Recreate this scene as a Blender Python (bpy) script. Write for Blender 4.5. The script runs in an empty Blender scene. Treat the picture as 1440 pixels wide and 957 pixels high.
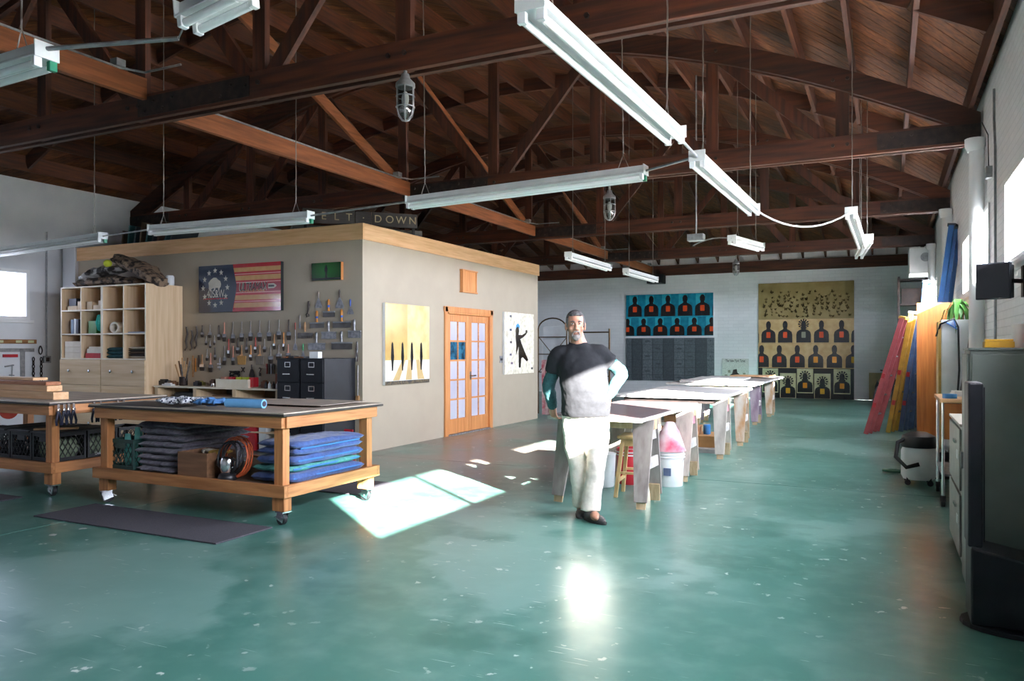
import bpy, bmesh, math, random
from math import sin, cos, pi, radians
from mathutils import Vector, Matrix, noise
S = bpy.context.scene
COL = S.collection
RN = random.Random(11)
# ---------------------------------------------------------------- camera
F, TH, H, HOR = 1080.0, radians(26.05), 1.45, 490.0
ST, CT = sin(TH), cos(TH)
cd = bpy.data.cameras.new('camera'); cam = bpy.data.objects.new('camera', cd); COL.objects.link(cam)
cd.sensor_width = 36; cd.lens = F / 1440 * 36; cd.shift_y = (HOR - 478.5) / 1440
cd.clip_start = 0.05; cd.clip_end = 300
cam.location = (0, 0, H); cam.rotation_euler = (pi / 2, 0, TH); S.camera = cam
# ---------------------------------------------------------------- view, world, sun
vs = S.view_settings
vs.view_transform = 'Standard'; vs.look = 'None'; vs.gamma = 1.0; vs.use_curve_mapping = False
vs.exposure = 1.9
w = bpy.data.worlds.new('daylight'); S.world = w; w.use_nodes = True
bg = w.node_tree.nodes['Background']
bg.inputs[0].default_value = (0.9, 0.885, 1.0, 1); bg.inputs[1].default_value = 25.0
sd = bpy.data.lights.new('sun', 'SUN'); sun = bpy.data.objects.new('sun', sd); COL.objects.link(sun)
sd.energy = 50; sd.angle = radians(0.6); sd.color = (1, 0.9, 0.84)
sun.rotation_euler = Vector((-1, 0.8, -0.4955)).to_track_quat('-Z', 'Y').to_euler()
sun.location = (30, -20, 15)
def portal(x, y, z, sx, sz, direction):
    d = bpy.data.lights.new('window_portal', 'AREA'); o = bpy.data.objects.new('window_portal', d); COL.objects.link(o)
    d.shape = 'RECTANGLE'; d.size = sx; d.size_y = sz; d.cycles.is_portal = True
    o.location = (x, y, z); o.rotation_euler = Vector(direction).to_track_quat('-Z', 'Y').to_euler()
# ---------------------------------------------------------------- rays onto real planes
def ray(px, py):
    t = (px - 720) / F
    return Vector((-ST + CT * t, CT + ST * t, (HOR - py) / F))
CAM = Vector((0, 0, H))
def at_z(px, py, z): r = ray(px, py); return CAM + r * ((z - H) / r.z)
def at_y(px, py, y): r = ray(px, py); return CAM + r * (y / r.y)
def at_x(px, py, x): r = ray(px, py); return CAM + r * (x / r.x)
# ---------------------------------------------------------------- materials
def lin(h):
    v = [int(h[i:i + 2], 16) / 255 for i in (0, 2, 4)]
    return tuple((x / 12.92 if x <= .04045 else ((x + .055) / 1.055) ** 2.4) for x in v) + (1,)
MATS = {}
def mat(name, c1, c2=None, rough=.5, metal=0, scale=6, st=(1, 1, 1), rot=(0, 0, 0), bump=0, coat=0, rnd=0, lo=.35, hi=.65, detail=5, spec=.5, sheen=0):
    m = bpy.data.materials.new(name); m.use_nodes = True; MATS[name] = m
    nt = m.node_tree; N = nt.nodes; L = nt.links; b = N['Principled BSDF']
    b.inputs['Roughness'].default_value = rough; b.inputs['Metallic'].default_value = metal
    b.inputs['Specular IOR Level'].default_value = spec
    b.inputs['Coat Weight'].default_value = coat; b.inputs['Coat Roughness'].default_value = .15
    if sheen: b.inputs['Sheen Weight'].default_value = sheen
    b.inputs['Base Color'].default_value = lin(c1)
    if c2 is None and not bump: c2 = c1
    tc = N.new('ShaderNodeTexCoord'); mp = N.new('ShaderNodeMapping')
    mp.inputs['Scale'].default_value = st; mp.inputs['Rotation'].default_value = rot
    if any(rot): mp.vector_type = 'TEXTURE'; mp.inputs['Scale'].default_value = [1 / q for q in st]
    L.new(tc.outputs['Object'], mp.inputs['Vector'])
    nz = N.new('ShaderNodeTexNoise'); nz.inputs['Scale'].default_value = scale; nz.inputs['Detail'].default_value = detail
    L.new(mp.outputs[0], nz.inputs['Vector'])
    rp = N.new('ShaderNodeValToRGB'); e = rp.color_ramp.elements
    e[0].position = lo; e[1].position = hi; e[0].color = lin(c1); e[1].color = lin(c2 or c1)
    if rnd:
        oi = N.new('ShaderNodeObjectInfo')
        ad = N.new('ShaderNodeVectorMath'); ad.operation = 'ADD'
        sc = N.new('ShaderNodeVectorMath'); sc.operation = 'SCALE'; sc.inputs[3].default_value = 37
        cb = N.new('ShaderNodeCombineXYZ')
        for k in range(3): L.new(oi.outputs['Random'], cb.inputs[k])
        L.new(cb.outputs[0], sc.inputs[0]); L.new(mp.outputs[0], ad.inputs[0]); L.new(sc.outputs[0], ad.inputs[1]); L.new(ad.outputs[0], nz.inputs['Vector'])
        hs = N.new('ShaderNodeHueSaturation'); mr = N.new('ShaderNodeMapRange')
        mr.inputs['To Min'].default_value = 1 - rnd; mr.inputs['To Max'].default_value = 1 + rnd
        L.new(oi.outputs['Random'], mr.inputs[0]); L.new(mr.outputs[0], hs.inputs['Value'])
        L.new(rp.outputs[0], hs.inputs['Color']); L.new(hs.outputs[0], b.inputs['Base Color'])
    else:
        L.new(rp.outputs[0], b.inputs['Base Color'])
    L.new(nz.outputs[0], rp.inputs[0])
    if bump:
        bp = N.new('ShaderNodeBump'); bp.inputs['Strength'].default_value = bump; bp.inputs['Distance'].default_value = .01
        L.new(nz.outputs[0], bp.inputs['Height']); L.new(bp.outputs[0], b.inputs['Normal'])
    return m
def wood(name, c1, c2, axis='X', rough=.55, rnd=.12, scale=3.5, coat=0, bump=.15, rot=(0, 0, 0)):
    st = {'X': (.6, 9, 9), 'Y': (9, .6, 9), 'Z': (9, 9, .6)}[axis]
    return mat(name, c1, c2, rough=rough, scale=scale, st=st, rnd=rnd, coat=coat, bump=bump, rot=rot, detail=6)
def glass(name, tint='FFFFFF', gloss=.12, rough=.02):
    m = bpy.data.materials.new(name); m.use_nodes = True; nt = m.node_tree; N = nt.nodes; L = nt.links
    N.remove(N['Principled BSDF']); out = N['Material Output']
    t = N.new('ShaderNodeBsdfTransparent'); t.inputs[0].default_value = lin(tint)
    g = N.new('ShaderNodeBsdfGlossy'); g.inputs['Roughness'].default_value = rough
    x = N.new('ShaderNodeMixShader'); x.inputs[0].default_value = gloss
    L.new(t.outputs[0], x.inputs[1]); L.new(g.outputs[0], x.inputs[2]); L.new(x.outputs[0], out.inputs[0])
    return m
def brick(name, u, col, mortar, bw, bh, strength=.5):
    m = bpy.data.materials.new(name); m.use_nodes = True; nt = m.node_tree; N = nt.nodes; L = nt.links; b = N['Principled BSDF']
    b.inputs['Roughness'].default_value = .55
    tc = N.new('ShaderNodeTexCoord'); sp = N.new('ShaderNodeSeparateXYZ'); cb = N.new('ShaderNodeCombineXYZ')
    L.new(tc.outputs['Object'], sp.inputs[0]); L.new(sp.outputs[u], cb.inputs[0]); L.new(sp.outputs['Z'], cb.inputs[1])
    br = N.new('ShaderNodeTexBrick'); br.inputs['Scale'].default_value = 1
    br.inputs['Brick Width'].default_value = bw; br.inputs['Row Height'].default_value = bh; br.inputs['Mortar Size'].default_value = .006
    br.inputs['Mortar Smooth'].default_value = .6
    c = lin(col); br.inputs['Color1'].default_value = c; br.inputs['Color2'].default_value = tuple(x * .95 for x in c[:3]) + (1,)
    br.inputs['Mortar'].default_value = lin(mortar)
    L.new(cb.outputs[0], br.inputs['Vector'])
    nz = N.new('ShaderNodeTexNoise'); nz.inputs['Scale'].default_value = 22; nz.inputs['Detail'].default_value = 5; L.new(tc.outputs['Object'], nz.inputs['Vector'])
    big = N.new('ShaderNodeTexNoise'); big.inputs['Scale'].default_value = .8; L.new(tc.outputs['Object'], big.inputs['Vector'])
    mr = N.new('ShaderNodeMapRange'); mr.inputs['From Min'].default_value = .3; mr.inputs['From Max'].default_value = .7
    mr.inputs['To Min'].default_value = .9; mr.inputs['To Max'].default_value = 1.0; L.new(big.outputs[0], mr.inputs[0])
    mx = N.new('ShaderNodeMix'); mx.data_type = 'RGBA'; mx.blend_type = 'MULTIPLY'; mx.inputs[0].default_value = 1
    L.new(br.outputs['Color'], mx.inputs[6]); L.new(mr.outputs[0], mx.inputs[7]); L.new(mx.outputs[2], b.inputs['Base Color'])
    ma = N.new('ShaderNodeMath'); ma.operation = 'MULTIPLY_ADD'; L.new(br.outputs['Fac'], ma.inputs[0]); ma.inputs[1].default_value = -1.0
    L.new(nz.outputs[0], ma.inputs[2])
    bp = N.new('ShaderNodeBump'); bp.inputs['Strength'].default_value = strength; bp.inputs['Distance'].default_value = .012
    L.new(ma.outputs[0], bp.inputs['Height']); L.new(bp.outputs[0], b.inputs['Normal'])
    return m
# ---------------------------------------------------------------- mesh builder
class MB:
    def __init__(s, M=None): s.v = []; s.f = []; s.M = M
    def add(s, vs, fs):
        k = len(s.v)
        s.v += [tuple(s.M @ Vector(v)) if s.M else tuple(v) for v in vs]
        s.f += [tuple(i + k for i in f) for f in fs]; return s
    def box(s, x0, x1, y0, y1, z0, z1):
        return s.add([(x0, y0, z0), (x1, y0, z0), (x1, y1, z0), (x0, y1, z0), (x0, y0, z1), (x1, y0, z1), (x1, y1, z1), (x0, y1, z1)],
                     [(3, 2, 1, 0), (4, 5, 6, 7), (0, 1, 5, 4), (1, 2, 6, 5), (2, 3, 7, 6), (3, 0, 4, 7)])
    def cb(s, c, sz): return s.box(c[0] - sz[0] / 2, c[0] + sz[0] / 2, c[1] - sz[1] / 2, c[1] + sz[1] / 2, c[2] - sz[2] / 2, c[2] + sz[2] / 2)
    def beam(s, a, b, w, h, up=(0, 0, 1), w2=None, h2=None):
        a = Vector(a); b = Vector(b); d = (b - a).normalized(); u = Vector(up)
        sd = d.cross(u)
        if sd.length < 1e-4: sd = d.cross(Vector((0, 1, 0)))
        sd.normalize(); u = sd.cross(d).normalized(); w2 = w if w2 is None else w2; h2 = h if h2 is None else h2
        vs = [p + sd * (i * ww / 2) + u * (j * hh / 2) for p, ww, hh in ((a, w, h), (b, w2, h2)) for i, j in ((-1, -1), (1, -1), (1, 1), (-1, 1))]
        return s.add(vs, [(0, 1, 2, 3), (7, 6, 5, 4), (0, 4, 5, 1), (1, 5, 6, 2), (2, 6, 7, 3), (3, 7, 4, 0)])
    def tube(s, pts, r, n=8, cap=True):
        pts = [Vector(p) for p in pts]; rs = r if isinstance(r, (list, tuple)) else [r] * len(pts)
        vs = []; fs = []; ref = None
        for i, p in enumerate(pts):
            d = (pts[min(i + 1, len(pts) - 1)] - pts[max(i - 1, 0)]).normalized()
            if ref is None or abs(ref.dot(d)) > .98:
                ref = Vector((0, 0, 1)) if abs(d.z) < .9 else Vector((1, 0, 0))
            sd = d.cross(ref).normalized(); ref = sd.cross(d).normalized()
            rr = rs[i]; ra, rb = rr if isinstance(rr, tuple) else (rr, rr)
            vs += [p + sd * (cos(2 * pi * k / n) * ra) + ref * (sin(2 * pi * k / n) * rb) for k in range(n)]
        for i in range(len(pts) - 1):
            for k in range(n):
                a = i * n + k; b = i * n + (k + 1) % n; fs.append((a, b, b + n, a + n))
        if cap:
            fs.append(tuple(range(n))[::-1]); fs.append(tuple(range((len(pts) - 1) * n, len(pts) * n)))
        return s.add(vs, fs)
    def cyl(s, a, b, r, r2=None, n=12): return s.tube([a, b], [r, r if r2 is None else r2], n)
    def lathe(s, prof, c=(0, 0, 0), n=20):
        vs = []; fs = []
        for r, z in prof: vs += [(c[0] + r * cos(2 * pi * k / n), c[1] + r * sin(2 * pi * k / n), c[2] + z) for k in range(n)]
        for i in range(len(prof) - 1):
            for k in range(n):
                a = i * n + k; b = i * n + (k + 1) % n; fs.append((a, b, b + n, a + n))
        fs.append(tuple(range(n))[::-1]); fs.append(tuple(range((len(prof) - 1) * n, len(prof) * n)))
        return s.add(vs, fs)
    def prism(s, pts, fn, a, b):      # polygon pts (u,v) swept from depth a to b, fn(u,v,w)->xyz
        n = len(pts); vs = [fn(u, v, a) for u, v in pts] + [fn(u, v, b) for u, v in pts]
        return s.add(vs, [tuple(range(n))[::-1], tuple(range(n, 2 * n))] + [(i, (i + 1) % n, (i + 1) % n + n, i + n) for i in range(n)])
    def ell(s, c, r, nu=20, nv=12):
        vs = []; fs = []
        for j in range(1, nv):
            a = pi * j / nv
            vs += [(c[0] + r[0] * sin(a) * cos(2 * pi * k / nu), c[1] + r[1] * sin(a) * sin(2 * pi * k / nu), c[2] + r[2] * cos(a)) for k in range(nu)]
        t = len(vs); vs += [(c[0], c[1], c[2] + r[2]), (c[0], c[1], c[2] - r[2])]
        for j in range(nv - 2):
            for k in range(nu):
                a = j * nu + k; b = j * nu + (k + 1) % nu; fs.append((b, a, a + nu, b + nu))
        for k in range(nu):
            fs.append((t, k, (k + 1) % nu)); fs.append((t + 1, (nv - 2) * nu + (k + 1) % nu, (nv - 2) * nu + k))
        return s.add(vs, fs)
    def pad(s, w, d, h, z0=0, seed=0, amp=.008, nu=18, nv=14, pw=8, sag=0, wave=0):  # soft folded slab, centred, base at z0
        vs = []; fs = []
        for sg in (-1, 1):
            for j in range(nv + 1):
                for i in range(nu + 1):
                    u = -1 + 2 * i / nu; v = -1 + 2 * j / nv
                    e = max(0, 1 - abs(u) ** (pw * 1.6)) ** .35 * max(0, 1 - abs(v) ** (pw * 1.6)) ** .35
                    q = Vector((u * 3 + seed, v * 3 - seed, seed * 1.7))
                    nz = noise.noise(q) * amp
                    vs.append((u * w / 2 + noise.noise(q * .8) * amp * 1.6, v * d / 2 + noise.noise(q * .9 + Vector((5, 5, 5))) * amp * 1.6,
                               z0 + h / 2 + sg * h / 2 * e + nz * (1 if sg > 0 else .5) * (.3 + .7 * e) + wave * sin(u * 2.3 + 1) * (1 if sg > 0 else .6)))
        m = (nu + 1) * (nv + 1)
        for j in range(nv):
            for i in range(nu):
                a = j * (nu + 1) + i; b = a + nu + 1
                fs.append((a, b, b + 1, a + 1)); fs.append((m + a, m + a + 1, m + b + 1, m + b))
        for i in range(nu):
            for a, b in ((i, i + 1), ):
                fs.append((a, b, b + m, a + m)); k = nv * (nu + 1); fs.append((k + b, k + a, k + a + m, k + b + m))
        for j in range(nv):
            a = j * (nu + 1); b = a + nu + 1
            fs.append((b, a, a + m, b + m)); fs.append((a + nu, b + nu, b + nu + m, a + nu + m))
        return s.add(vs, fs)
    def mesh(s, name, m, smooth=0):
        me = bpy.data.meshes.new(name); me.from_pydata(s.v, [], s.f); me.update()
        if m: me.materials.append(m)
        if smooth:
            me.polygons.foreach_set('use_smooth', [True] * len(me.polygons)); me.set_sharp_from_angle(angle=radians(smooth))
        return me
    def build(s, name, m, parent=None, loc=None, rot=None, smooth=0, bevel=0, seg=2):
        return link(name, s.mesh(name, m, smooth), parent, loc, rot, bevel, seg)
def link(name, me, parent=None, loc=None, rot=None, bevel=0, seg=2):
    o = bpy.data.objects.new(name, me); COL.objects.link(o)
    if parent is not None: o.parent = parent
    if loc is not None: o.location = loc
    if rot is not None: o.rotation_euler = rot
    if bevel:
        b = o.modifiers.new('bevel', 'BEVEL'); b.width = bevel; b.segments = seg; b.limit_method = 'ANGLE'; b.angle_limit = radians(40)
    return o
def tag(o, label, cat, group=None):
    o['label'] = label; o['category'] = cat
    if group: o['group'] = group
    return o
def thing(name, label, cat, loc=(0, 0, 0), rz=0, group=None, rot=None):
    o = bpy.data.objects.new(name, None); COL.objects.link(o); o.empty_display_size = .1
    o.location = loc; o.rotation_euler = rot or (0, 0, rz)
    return tag(o, label, cat, group)
def solo(name, mb, m, label, cat, loc=(0, 0, 0), rz=0, group=None, smooth=0, bevel=0, rot=None):
    return tag(mb.build(name, m, None, loc, rot or (0, 0, rz), smooth, bevel), label, cat, group)
def struct(name, mb, m, parent=None, bevel=0, smooth=0):
    o = mb.build(name, m, parent, bevel=bevel, smooth=smooth)
    if parent is None: o['kind'] = 'structure'
    return o
def kids(o): return KID.get(o.name, [])
def dup(root, loc, rz=0, label=None, group=None, rot=None):
    r = root.copy(); COL.objects.link(r); r.location = loc; r.rotation_euler = rot or (0, 0, rz)
    if label: r['label'] = label
    if group: r['group'] = group
    for ch in [k for k in list(COL.objects) if k.parent == root]:
        d = ch.copy(); COL.objects.link(d); d.parent = r
        for g in [k for k in list(COL.objects) if k.parent == ch]:
            e = g.copy(); COL.objects.link(e); e.parent = d
    return r
def text(name, body, size, m, parent, loc, rot, ext=.002, align='CENTER', sx=1.0, shear=0, fit=None):
    cu = bpy.data.curves.new(name, 'FONT'); cu.body = body; cu.size = size; cu.extrude = ext; cu.align_x = align; cu.align_y = 'CENTER'; cu.shear = shear
    cu.materials.append(m); q = bpy.data.objects.new('lettering_curve', cu); me = bpy.data.meshes.new_from_object(q); bpy.data.objects.remove(q); me.name = name
    o = bpy.data.objects.new(name, me); COL.objects.link(o); o.parent = parent; o.location = loc; o.rotation_euler = rot
    if fit: xs = [v.co.x for v in me.vertices]; sx = fit / (max(xs) - min(xs))
    o.scale = (sx, 1, 1); return o
ORD = ['', 'first', 'second', 'third', 'fourth', 'fifth', 'sixth', 'seventh', 'eighth', 'ninth', 'tenth', 'eleventh', 'twelfth', 'thirteenth']
S.cycles.use_denoising = True
S.cycles.max_bounces = 8; S.cycles.diffuse_bounces = 5; S.cycles.glossy_bounces = 3; S.cycles.transmission_bounces = 4; S.cycles.transparent_max_bounces = 12
S.cycles.sample_clamp_indirect = 6.0; S.cycles.caustics_reflective = False; S.cycles.caustics_refractive = False
# ---------------------------------------------------------------- palette
XR, XL, YB, YF = 0.96, -13.05, 23.9, -4.0
WY = [(1.1, 4.3), (5.1, 8.16), (9.35, 12.4), (14.2, 17.1), (18.7, 20.1)]   # jambs of the right-hand windows; last one added, unseen, to brighten the back wall
WZ0, WZ1, WW = 2.15, 2.97, 2.34
white_brick_y = brick('white_painted_brick_side', 1, 'F1F1F2', 'DEDFE0', .22, .075)
white_brick_x = brick('white_painted_brick_end', 0, 'F1F1F2', 'E2E3E5', .30, .10, .4)
taupe = mat('taupe_paint', 'A99D8A', 'ADA18E', rough=.6, scale=3, bump=.03)
pine = wood('pine_trim', 'E8BC8C', 'D6A674', 'X', rough=.5, rnd=.03)
pine_y = wood('pine_trim_side', 'E8BC8C', 'D6A674', 'Y', rough=.5, rnd=.03)
fir_z = wood('orange_fir', 'D8955A', 'C07A42', 'Z', rough=.4, rnd=.04, coat=.2)
fir_y = wood('orange_fir_cross', 'D8955A', 'C07A42', 'Y', rough=.4, rnd=.04, coat=.2)
old = [wood('old_fir_' + a, '542912', '301508', a, rough=.65, rnd=.2, scale=2.2, bump=.08) for a in 'XYZ']
joistm = wood('joist_fir', '5A2D10', '381807', 'Y', rough=.65, rnd=.2)
deckm = wood('roof_board_fir', '70401C', '45220C', 'X', rough=.65, rnd=.35, rot=(0, 0, pi / 4), scale=3)
lightfir = wood('newer_fir', '96562E', '77421F', 'Y', rough=.6, rnd=.1)
steel_dark = mat('rusty_dark_steel', '2E2A29', '443834', rough=.55, metal=.6, scale=12)
whitepaint = mat('white_enamel', 'E6E8E8', rough=.35)
black = mat('black_plastic', '141416', '1C1C1F', rough=.45)
blackm = mat('black_enamel_metal', '17191E', '1D2026', rough=.38, spec=.3)
chrome = mat('chrome', 'D8D8DA', rough=.18, metal=1)
steel = mat('worn_steel', 'A2A2A4', '76787C', rough=.45, metal=.7, scale=20)
galv = mat('galvanised_pipe', 'A7AAAC', '8C9092', rough=.45, metal=.7, scale=15)
clear = glass('window_glass', 'F4F8FA', .08); dim_glass = glass('dimming_window_glass', '8C9096', .06, .15)  # second glass has a grey tint added to dim daylight from the left windows
jar = glass('lamp_glass', 'D8DCDC', .18, .06)
outm = mat('outdoor_concrete', 'B8B4AA', 'A8A49A', rough=.8, scale=1)
def floor_material():
    m = mat('green_painted_concrete', '42776B', '55877C', rough=.34, scale=.9, lo=.25, hi=.8, detail=8, spec=.5)
    nt = m.node_tree; N = nt.nodes; L = nt.links; b = N['Principled BSDF']
    base = b.inputs['Base Color'].links[0].from_socket
    tc = [n for n in N if n.type == 'TEX_COORD'][0]
    def nz(scale, det=4, st=(1, 1, 1), rz=0):
        mp = N.new('ShaderNodeMapping'); mp.inputs['Scale'].default_value = st; mp.inputs['Rotation'].default_value = (0, 0, rz)
        L.new(tc.outputs['Object'], mp.inputs[0]); n = N.new('ShaderNodeTexNoise'); n.inputs['Scale'].default_value = scale; n.inputs['Detail'].default_value = det
        L.new(mp.outputs[0], n.inputs['Vector']); return n.outputs[0]
    def ramp(x, a, c):
        r = N.new('ShaderNodeMapRange'); r.inputs['From Min'].default_value = a; r.inputs['From Max'].default_value = c; r.clamp = True; L.new(x, r.inputs[0]); return r.outputs[0]
    def mul(x, y):
        r = N.new('ShaderNodeMath'); r.operation = 'MULTIPLY'; L.new(x, r.inputs[0])
        if isinstance(y, float): r.inputs[1].default_value = y
        else: L.new(y, r.inputs[1])
        return r.outputs[0]
    def mix(fac, a, col):
        x = N.new('ShaderNodeMix'); x.data_type = 'RGBA'; L.new(fac, x.inputs[0]); L.new(a, x.inputs[6]); x.inputs[7].default_value = lin(col); return x.outputs[2]
    c = mix(mul(ramp(nz(.35, 3), .42, .75), .4), base, '447468')
    c = mix(mul(ramp(nz(1.7, 8), .5, .8), .35), c, '7FA89E')
    c = mix(mul(ramp(nz(.55, 9), .53, .56), .6), c, '7FA49B')
    c = mix(mul(ramp(nz(.43, 9, (1, 1.3, 1), 2.1), .55, .575), .55), c, '3A6C60')
    c = mix(mul(ramp(nz(5, 8), .45, .8), .45), c, '80A59C')
    # bare grey concrete in front of the office door, beyond the joint
    sp = N.new('ShaderNodeSeparateXYZ'); L.new(tc.outputs['Object'], sp.inputs[0])
    bare = mul(mul(ramp(sp.outputs['Y'], 7.3, 8.4), ramp(sp.outputs['X'], -2.6, -3.6)), ramp(nz(.9, 6), .3, .5))
    bare = mul(bare, ramp(sp.outputs['Y'], 14.5, 11.5))
    c = mix(mul(bare, .95), c, '84786E')
    # chips and scratches that show the pale concrete
    c = mix(mul(ramp(nz(9, 6), .655, .68), ramp(nz(.8, 2), .42, .6)), c, 'C3CEC8')
    for k, rz in enumerate((.5, -.7, 1.4)):
        c = mix(mul(ramp(nz(3.2, 3, (1, 22, 1), rz), .7, .72), ramp(nz(.7 + .13 * k, 1), .5, .6)), c, 'BCCBC5')
    L.new(c, b.inputs['Base Color'])
    r = N.new('ShaderNodeMapRange'); r.inputs['From Min'].default_value = .3; r.inputs['From Max'].default_value = .7
    r.inputs['To Min'].default_value = .29; r.inputs['To Max'].default_value = .31; L.new(nz(2.2, 7), r.inputs[0]); L.new(r.outputs[0], b.inputs['Roughness'])
    bp = N.new('ShaderNodeBump'); bp.inputs['Strength'].default_value = .05; bp.inputs['Distance'].default_value = .01
    L.new(nz(3, 8), bp.inputs['Height']); L.new(bp.outputs[0], b.inputs['Normal'])
    return m
floorm = floor_material()
# ---------------------------------------------------------------- ground, floor, walls
struct('ground', MB().box(-60, 60, -60, 70, -.3, -.12), outm)
fl = struct('floor', MB().box(XL, XR, YF, YB, -.12, -.012), mat('joint_filler', '2A302E', rough=.8))
gx = [XL, -6.2, XR]; gy = [YF, -.9, 8.58, 13.4, 18.4, YB]
for i in range(2):
    for j in range(5):
        MB().box(gx[i] + .005, gx[i + 1] - .005, gy[j] + .006, gy[j + 1] - .006, -.03, 0).build('floor_slab', floorm, fl)
def wall_y(name, x0, x1, wins, ztop, m, WZ0=WZ0, WZ1=WZ1):          # wall running along Y with window openings
    b = MB(); b.box(x0, x1, YF, YB, 0, WZ0); b.box(x0, x1, YF, YB, WZ1, ztop); y = YF
    for a, c in wins: b.box(x0, x1, y, a, WZ0, WZ1); y = c
    b.box(x0, x1, y, YB, WZ0, WZ1); return struct(name, b, m)
wall_r = wall_y('wall_right', XR, XR + .22, WY, 4.3, white_brick_y)
LWY = [(1.06, 3.4), (5.75, 8.09)]
wall_l = wall_y('wall_left', XL - .22, XL, LWY, 4.3, mat('white_plaster', 'DFE2E4', 'D4D8DC', rough=.6, scale=2, bump=.05), 1.93, 2.78)
struct('wall_back', MB().box(XL - .22, XR + .22, YB, YB + .22, 0, 4.35), white_brick_x)
b = MB(); b.box(XL - .22, XR + .22, YF - .22, YF, 3.2, 6.6)
fo = []; x = XL - .22
for a, c in fo: b.box(x, a, YF - .22, YF, 0, 3.2); x = c
b.box(x, XR + .22, YF - .22, YF, 0, 3.2); struct('wall_front', b, white_brick_x)
for a, c in fo: portal((a + c) / 2, YF - .1, 1.6, c - a, 3.2, (0, 1, 0))
def window(n, x, y0, y1, inward, WZ0=WZ0, WZ1=WZ1):
    fr = MB(); t = .06; d0, d1 = sorted((x + .02 * inward, x - .07 * inward)); WW = y1 - y0
    fr.box(d0, d1, y0, y1, WZ0, WZ0 + t); fr.box(d0, d1, y0, y1, WZ1 - t, WZ1)
    fr.box(d0, d1, y0, y0 + t, WZ0 + t, WZ1 - t); fr.box(d0, d1, y1 - t, y1, WZ0 + t, WZ1 - t)
    o = struct('window_%d' % n, fr, whitepaint, bevel=.004)
    MB().box(min(x - .02 * inward, x - .055 * inward), max(x - .02 * inward, x - .055 * inward), y0 + WW * .5 - .025, y0 + WW * .5 + .025, WZ0 + t, WZ1 - t).build('mullion', whitepaint, o)
    for a, c in ((y0 + t, y0 + WW * .5 - .025), (y0 + WW * .5 + .025, y1 - t)):
        MB().box(min(x - .035 * inward, x - .041 * inward), max(x - .035 * inward, x - .041 * inward), a, c, WZ0 + t, WZ1 - t).build('pane', clear if inward < 0 else dim_glass, o)
    sl = sorted((x, x + .06 * inward)); MB().box(sl[0], sl[1], y0 - .05, y1 + .05, WZ0 - .05, WZ0 - .002).build('window_sill', whitepaint, o, bevel=.005)
n = 1
for y, e in WY: window(n, XR, y, e, -1); portal(XR + .2, (y + e) / 2, (WZ0 + WZ1) / 2, e - y, WZ1 - WZ0, (-1, 0, 0)); n += 1
for y, e in LWY: window(n, XL, y, e, 1, 1.93, 2.78); portal(XL - .2, (y + e) / 2, 2.355, e - y, .85, (1, 0, 0)); n += 1
# ---------------------------------------------------------------- office partitions
OX, OY, OYB = -6.54, 8.66, 14.6
DY0, DY1, DZ = 10.92, 12.44, 2.06
b = MB().box(XL + .25, OX, OY, OY + .12, 0, 3.0); struct('wall_office_front', b, taupe)
b = MB().box(OX - .12, OX, OY + .12, DY0, 0, 3.0).box(OX - .12, OX, DY1, OYB, 0, 3.0).box(OX - .12, OX, DY0, DY1, DZ, 3.0); struct('wall_office_side', b, taupe)
struct('wall_office_back', MB().box(XL, OX - .12, OYB - .12, OYB, 0, 3.0), taupe)
struct('ceiling_office', MB().box(XL, OX - .13, OY + .13, OYB - .13, 2.9, 3.0), mat('plywood_deck', '6B5540', '57432F', rough=.7))
struct('trim_1', MB().box(XL + .2, OX + .03, OY - .03, OY, 2.965, 3.19).box(XL + .2, OX, OY, OY + .12, 3.0, 3.19), pine, bevel=.003)
t2 = struct('trim_2', MB().box(OX, OX + .03, OY, OYB + .02, 2.965, 3.19).box(OX - .12, OX, OY + .13, OYB, 3.0, 3.19), pine_y, bevel=.003)
struct('trim_3', MB().box(XL + .12, XL + .45, OY - .06, OY, 0, 3.35), mat('pilaster_paint', 'D5D7DA', rough=.6))
struct('baseboard_right', MB().box(XR - .012, XR, YF, YB, 0, .09), mat('grey_baseboard', '9A9A98', rough=.6))
# ---------------------------------------------------------------- French doors
dr = bpy.data.objects.new('door_1', None); COL.objects.link(dr); dr['kind'] = 'structure'
X1 = OX + .02
f = MB().box(OX - .12, X1 + .005, DY0, DY0 + .03, 0, DZ).box(OX - .12, X1 + .005, DY1 - .03, DY1, 0, DZ).box(OX - .12, X1 + .005, DY0, DY1, DZ - .03, DZ)
f.box(OX, X1 + .01, DY0 - .085, DY0, 0, DZ + .085).box(OX, X1 + .01, DY1, DY1 + .085, 0, DZ + .085).box(OX, X1 + .01, DY0 - .1, DY1 + .1, DZ, DZ + .09)
f.build('door_frame', fir_z, dr, bevel=.004)
MB().box(OX - .1, OX + .04, DY0 + .03, DY1 - .03, 0, .02).build('threshold', steel, dr)
panem = mat('pale_curtained_pane', 'C9C8D6', 'BDBCCD', rough=.08, scale=2, coat=.6)
paneb = mat('blue_picture_pane', '17364C', '3C7C9C', rough=.08, scale=9, coat=.6)
mid = (DY0 + DY1) / 2; xd = OX - .045
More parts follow.
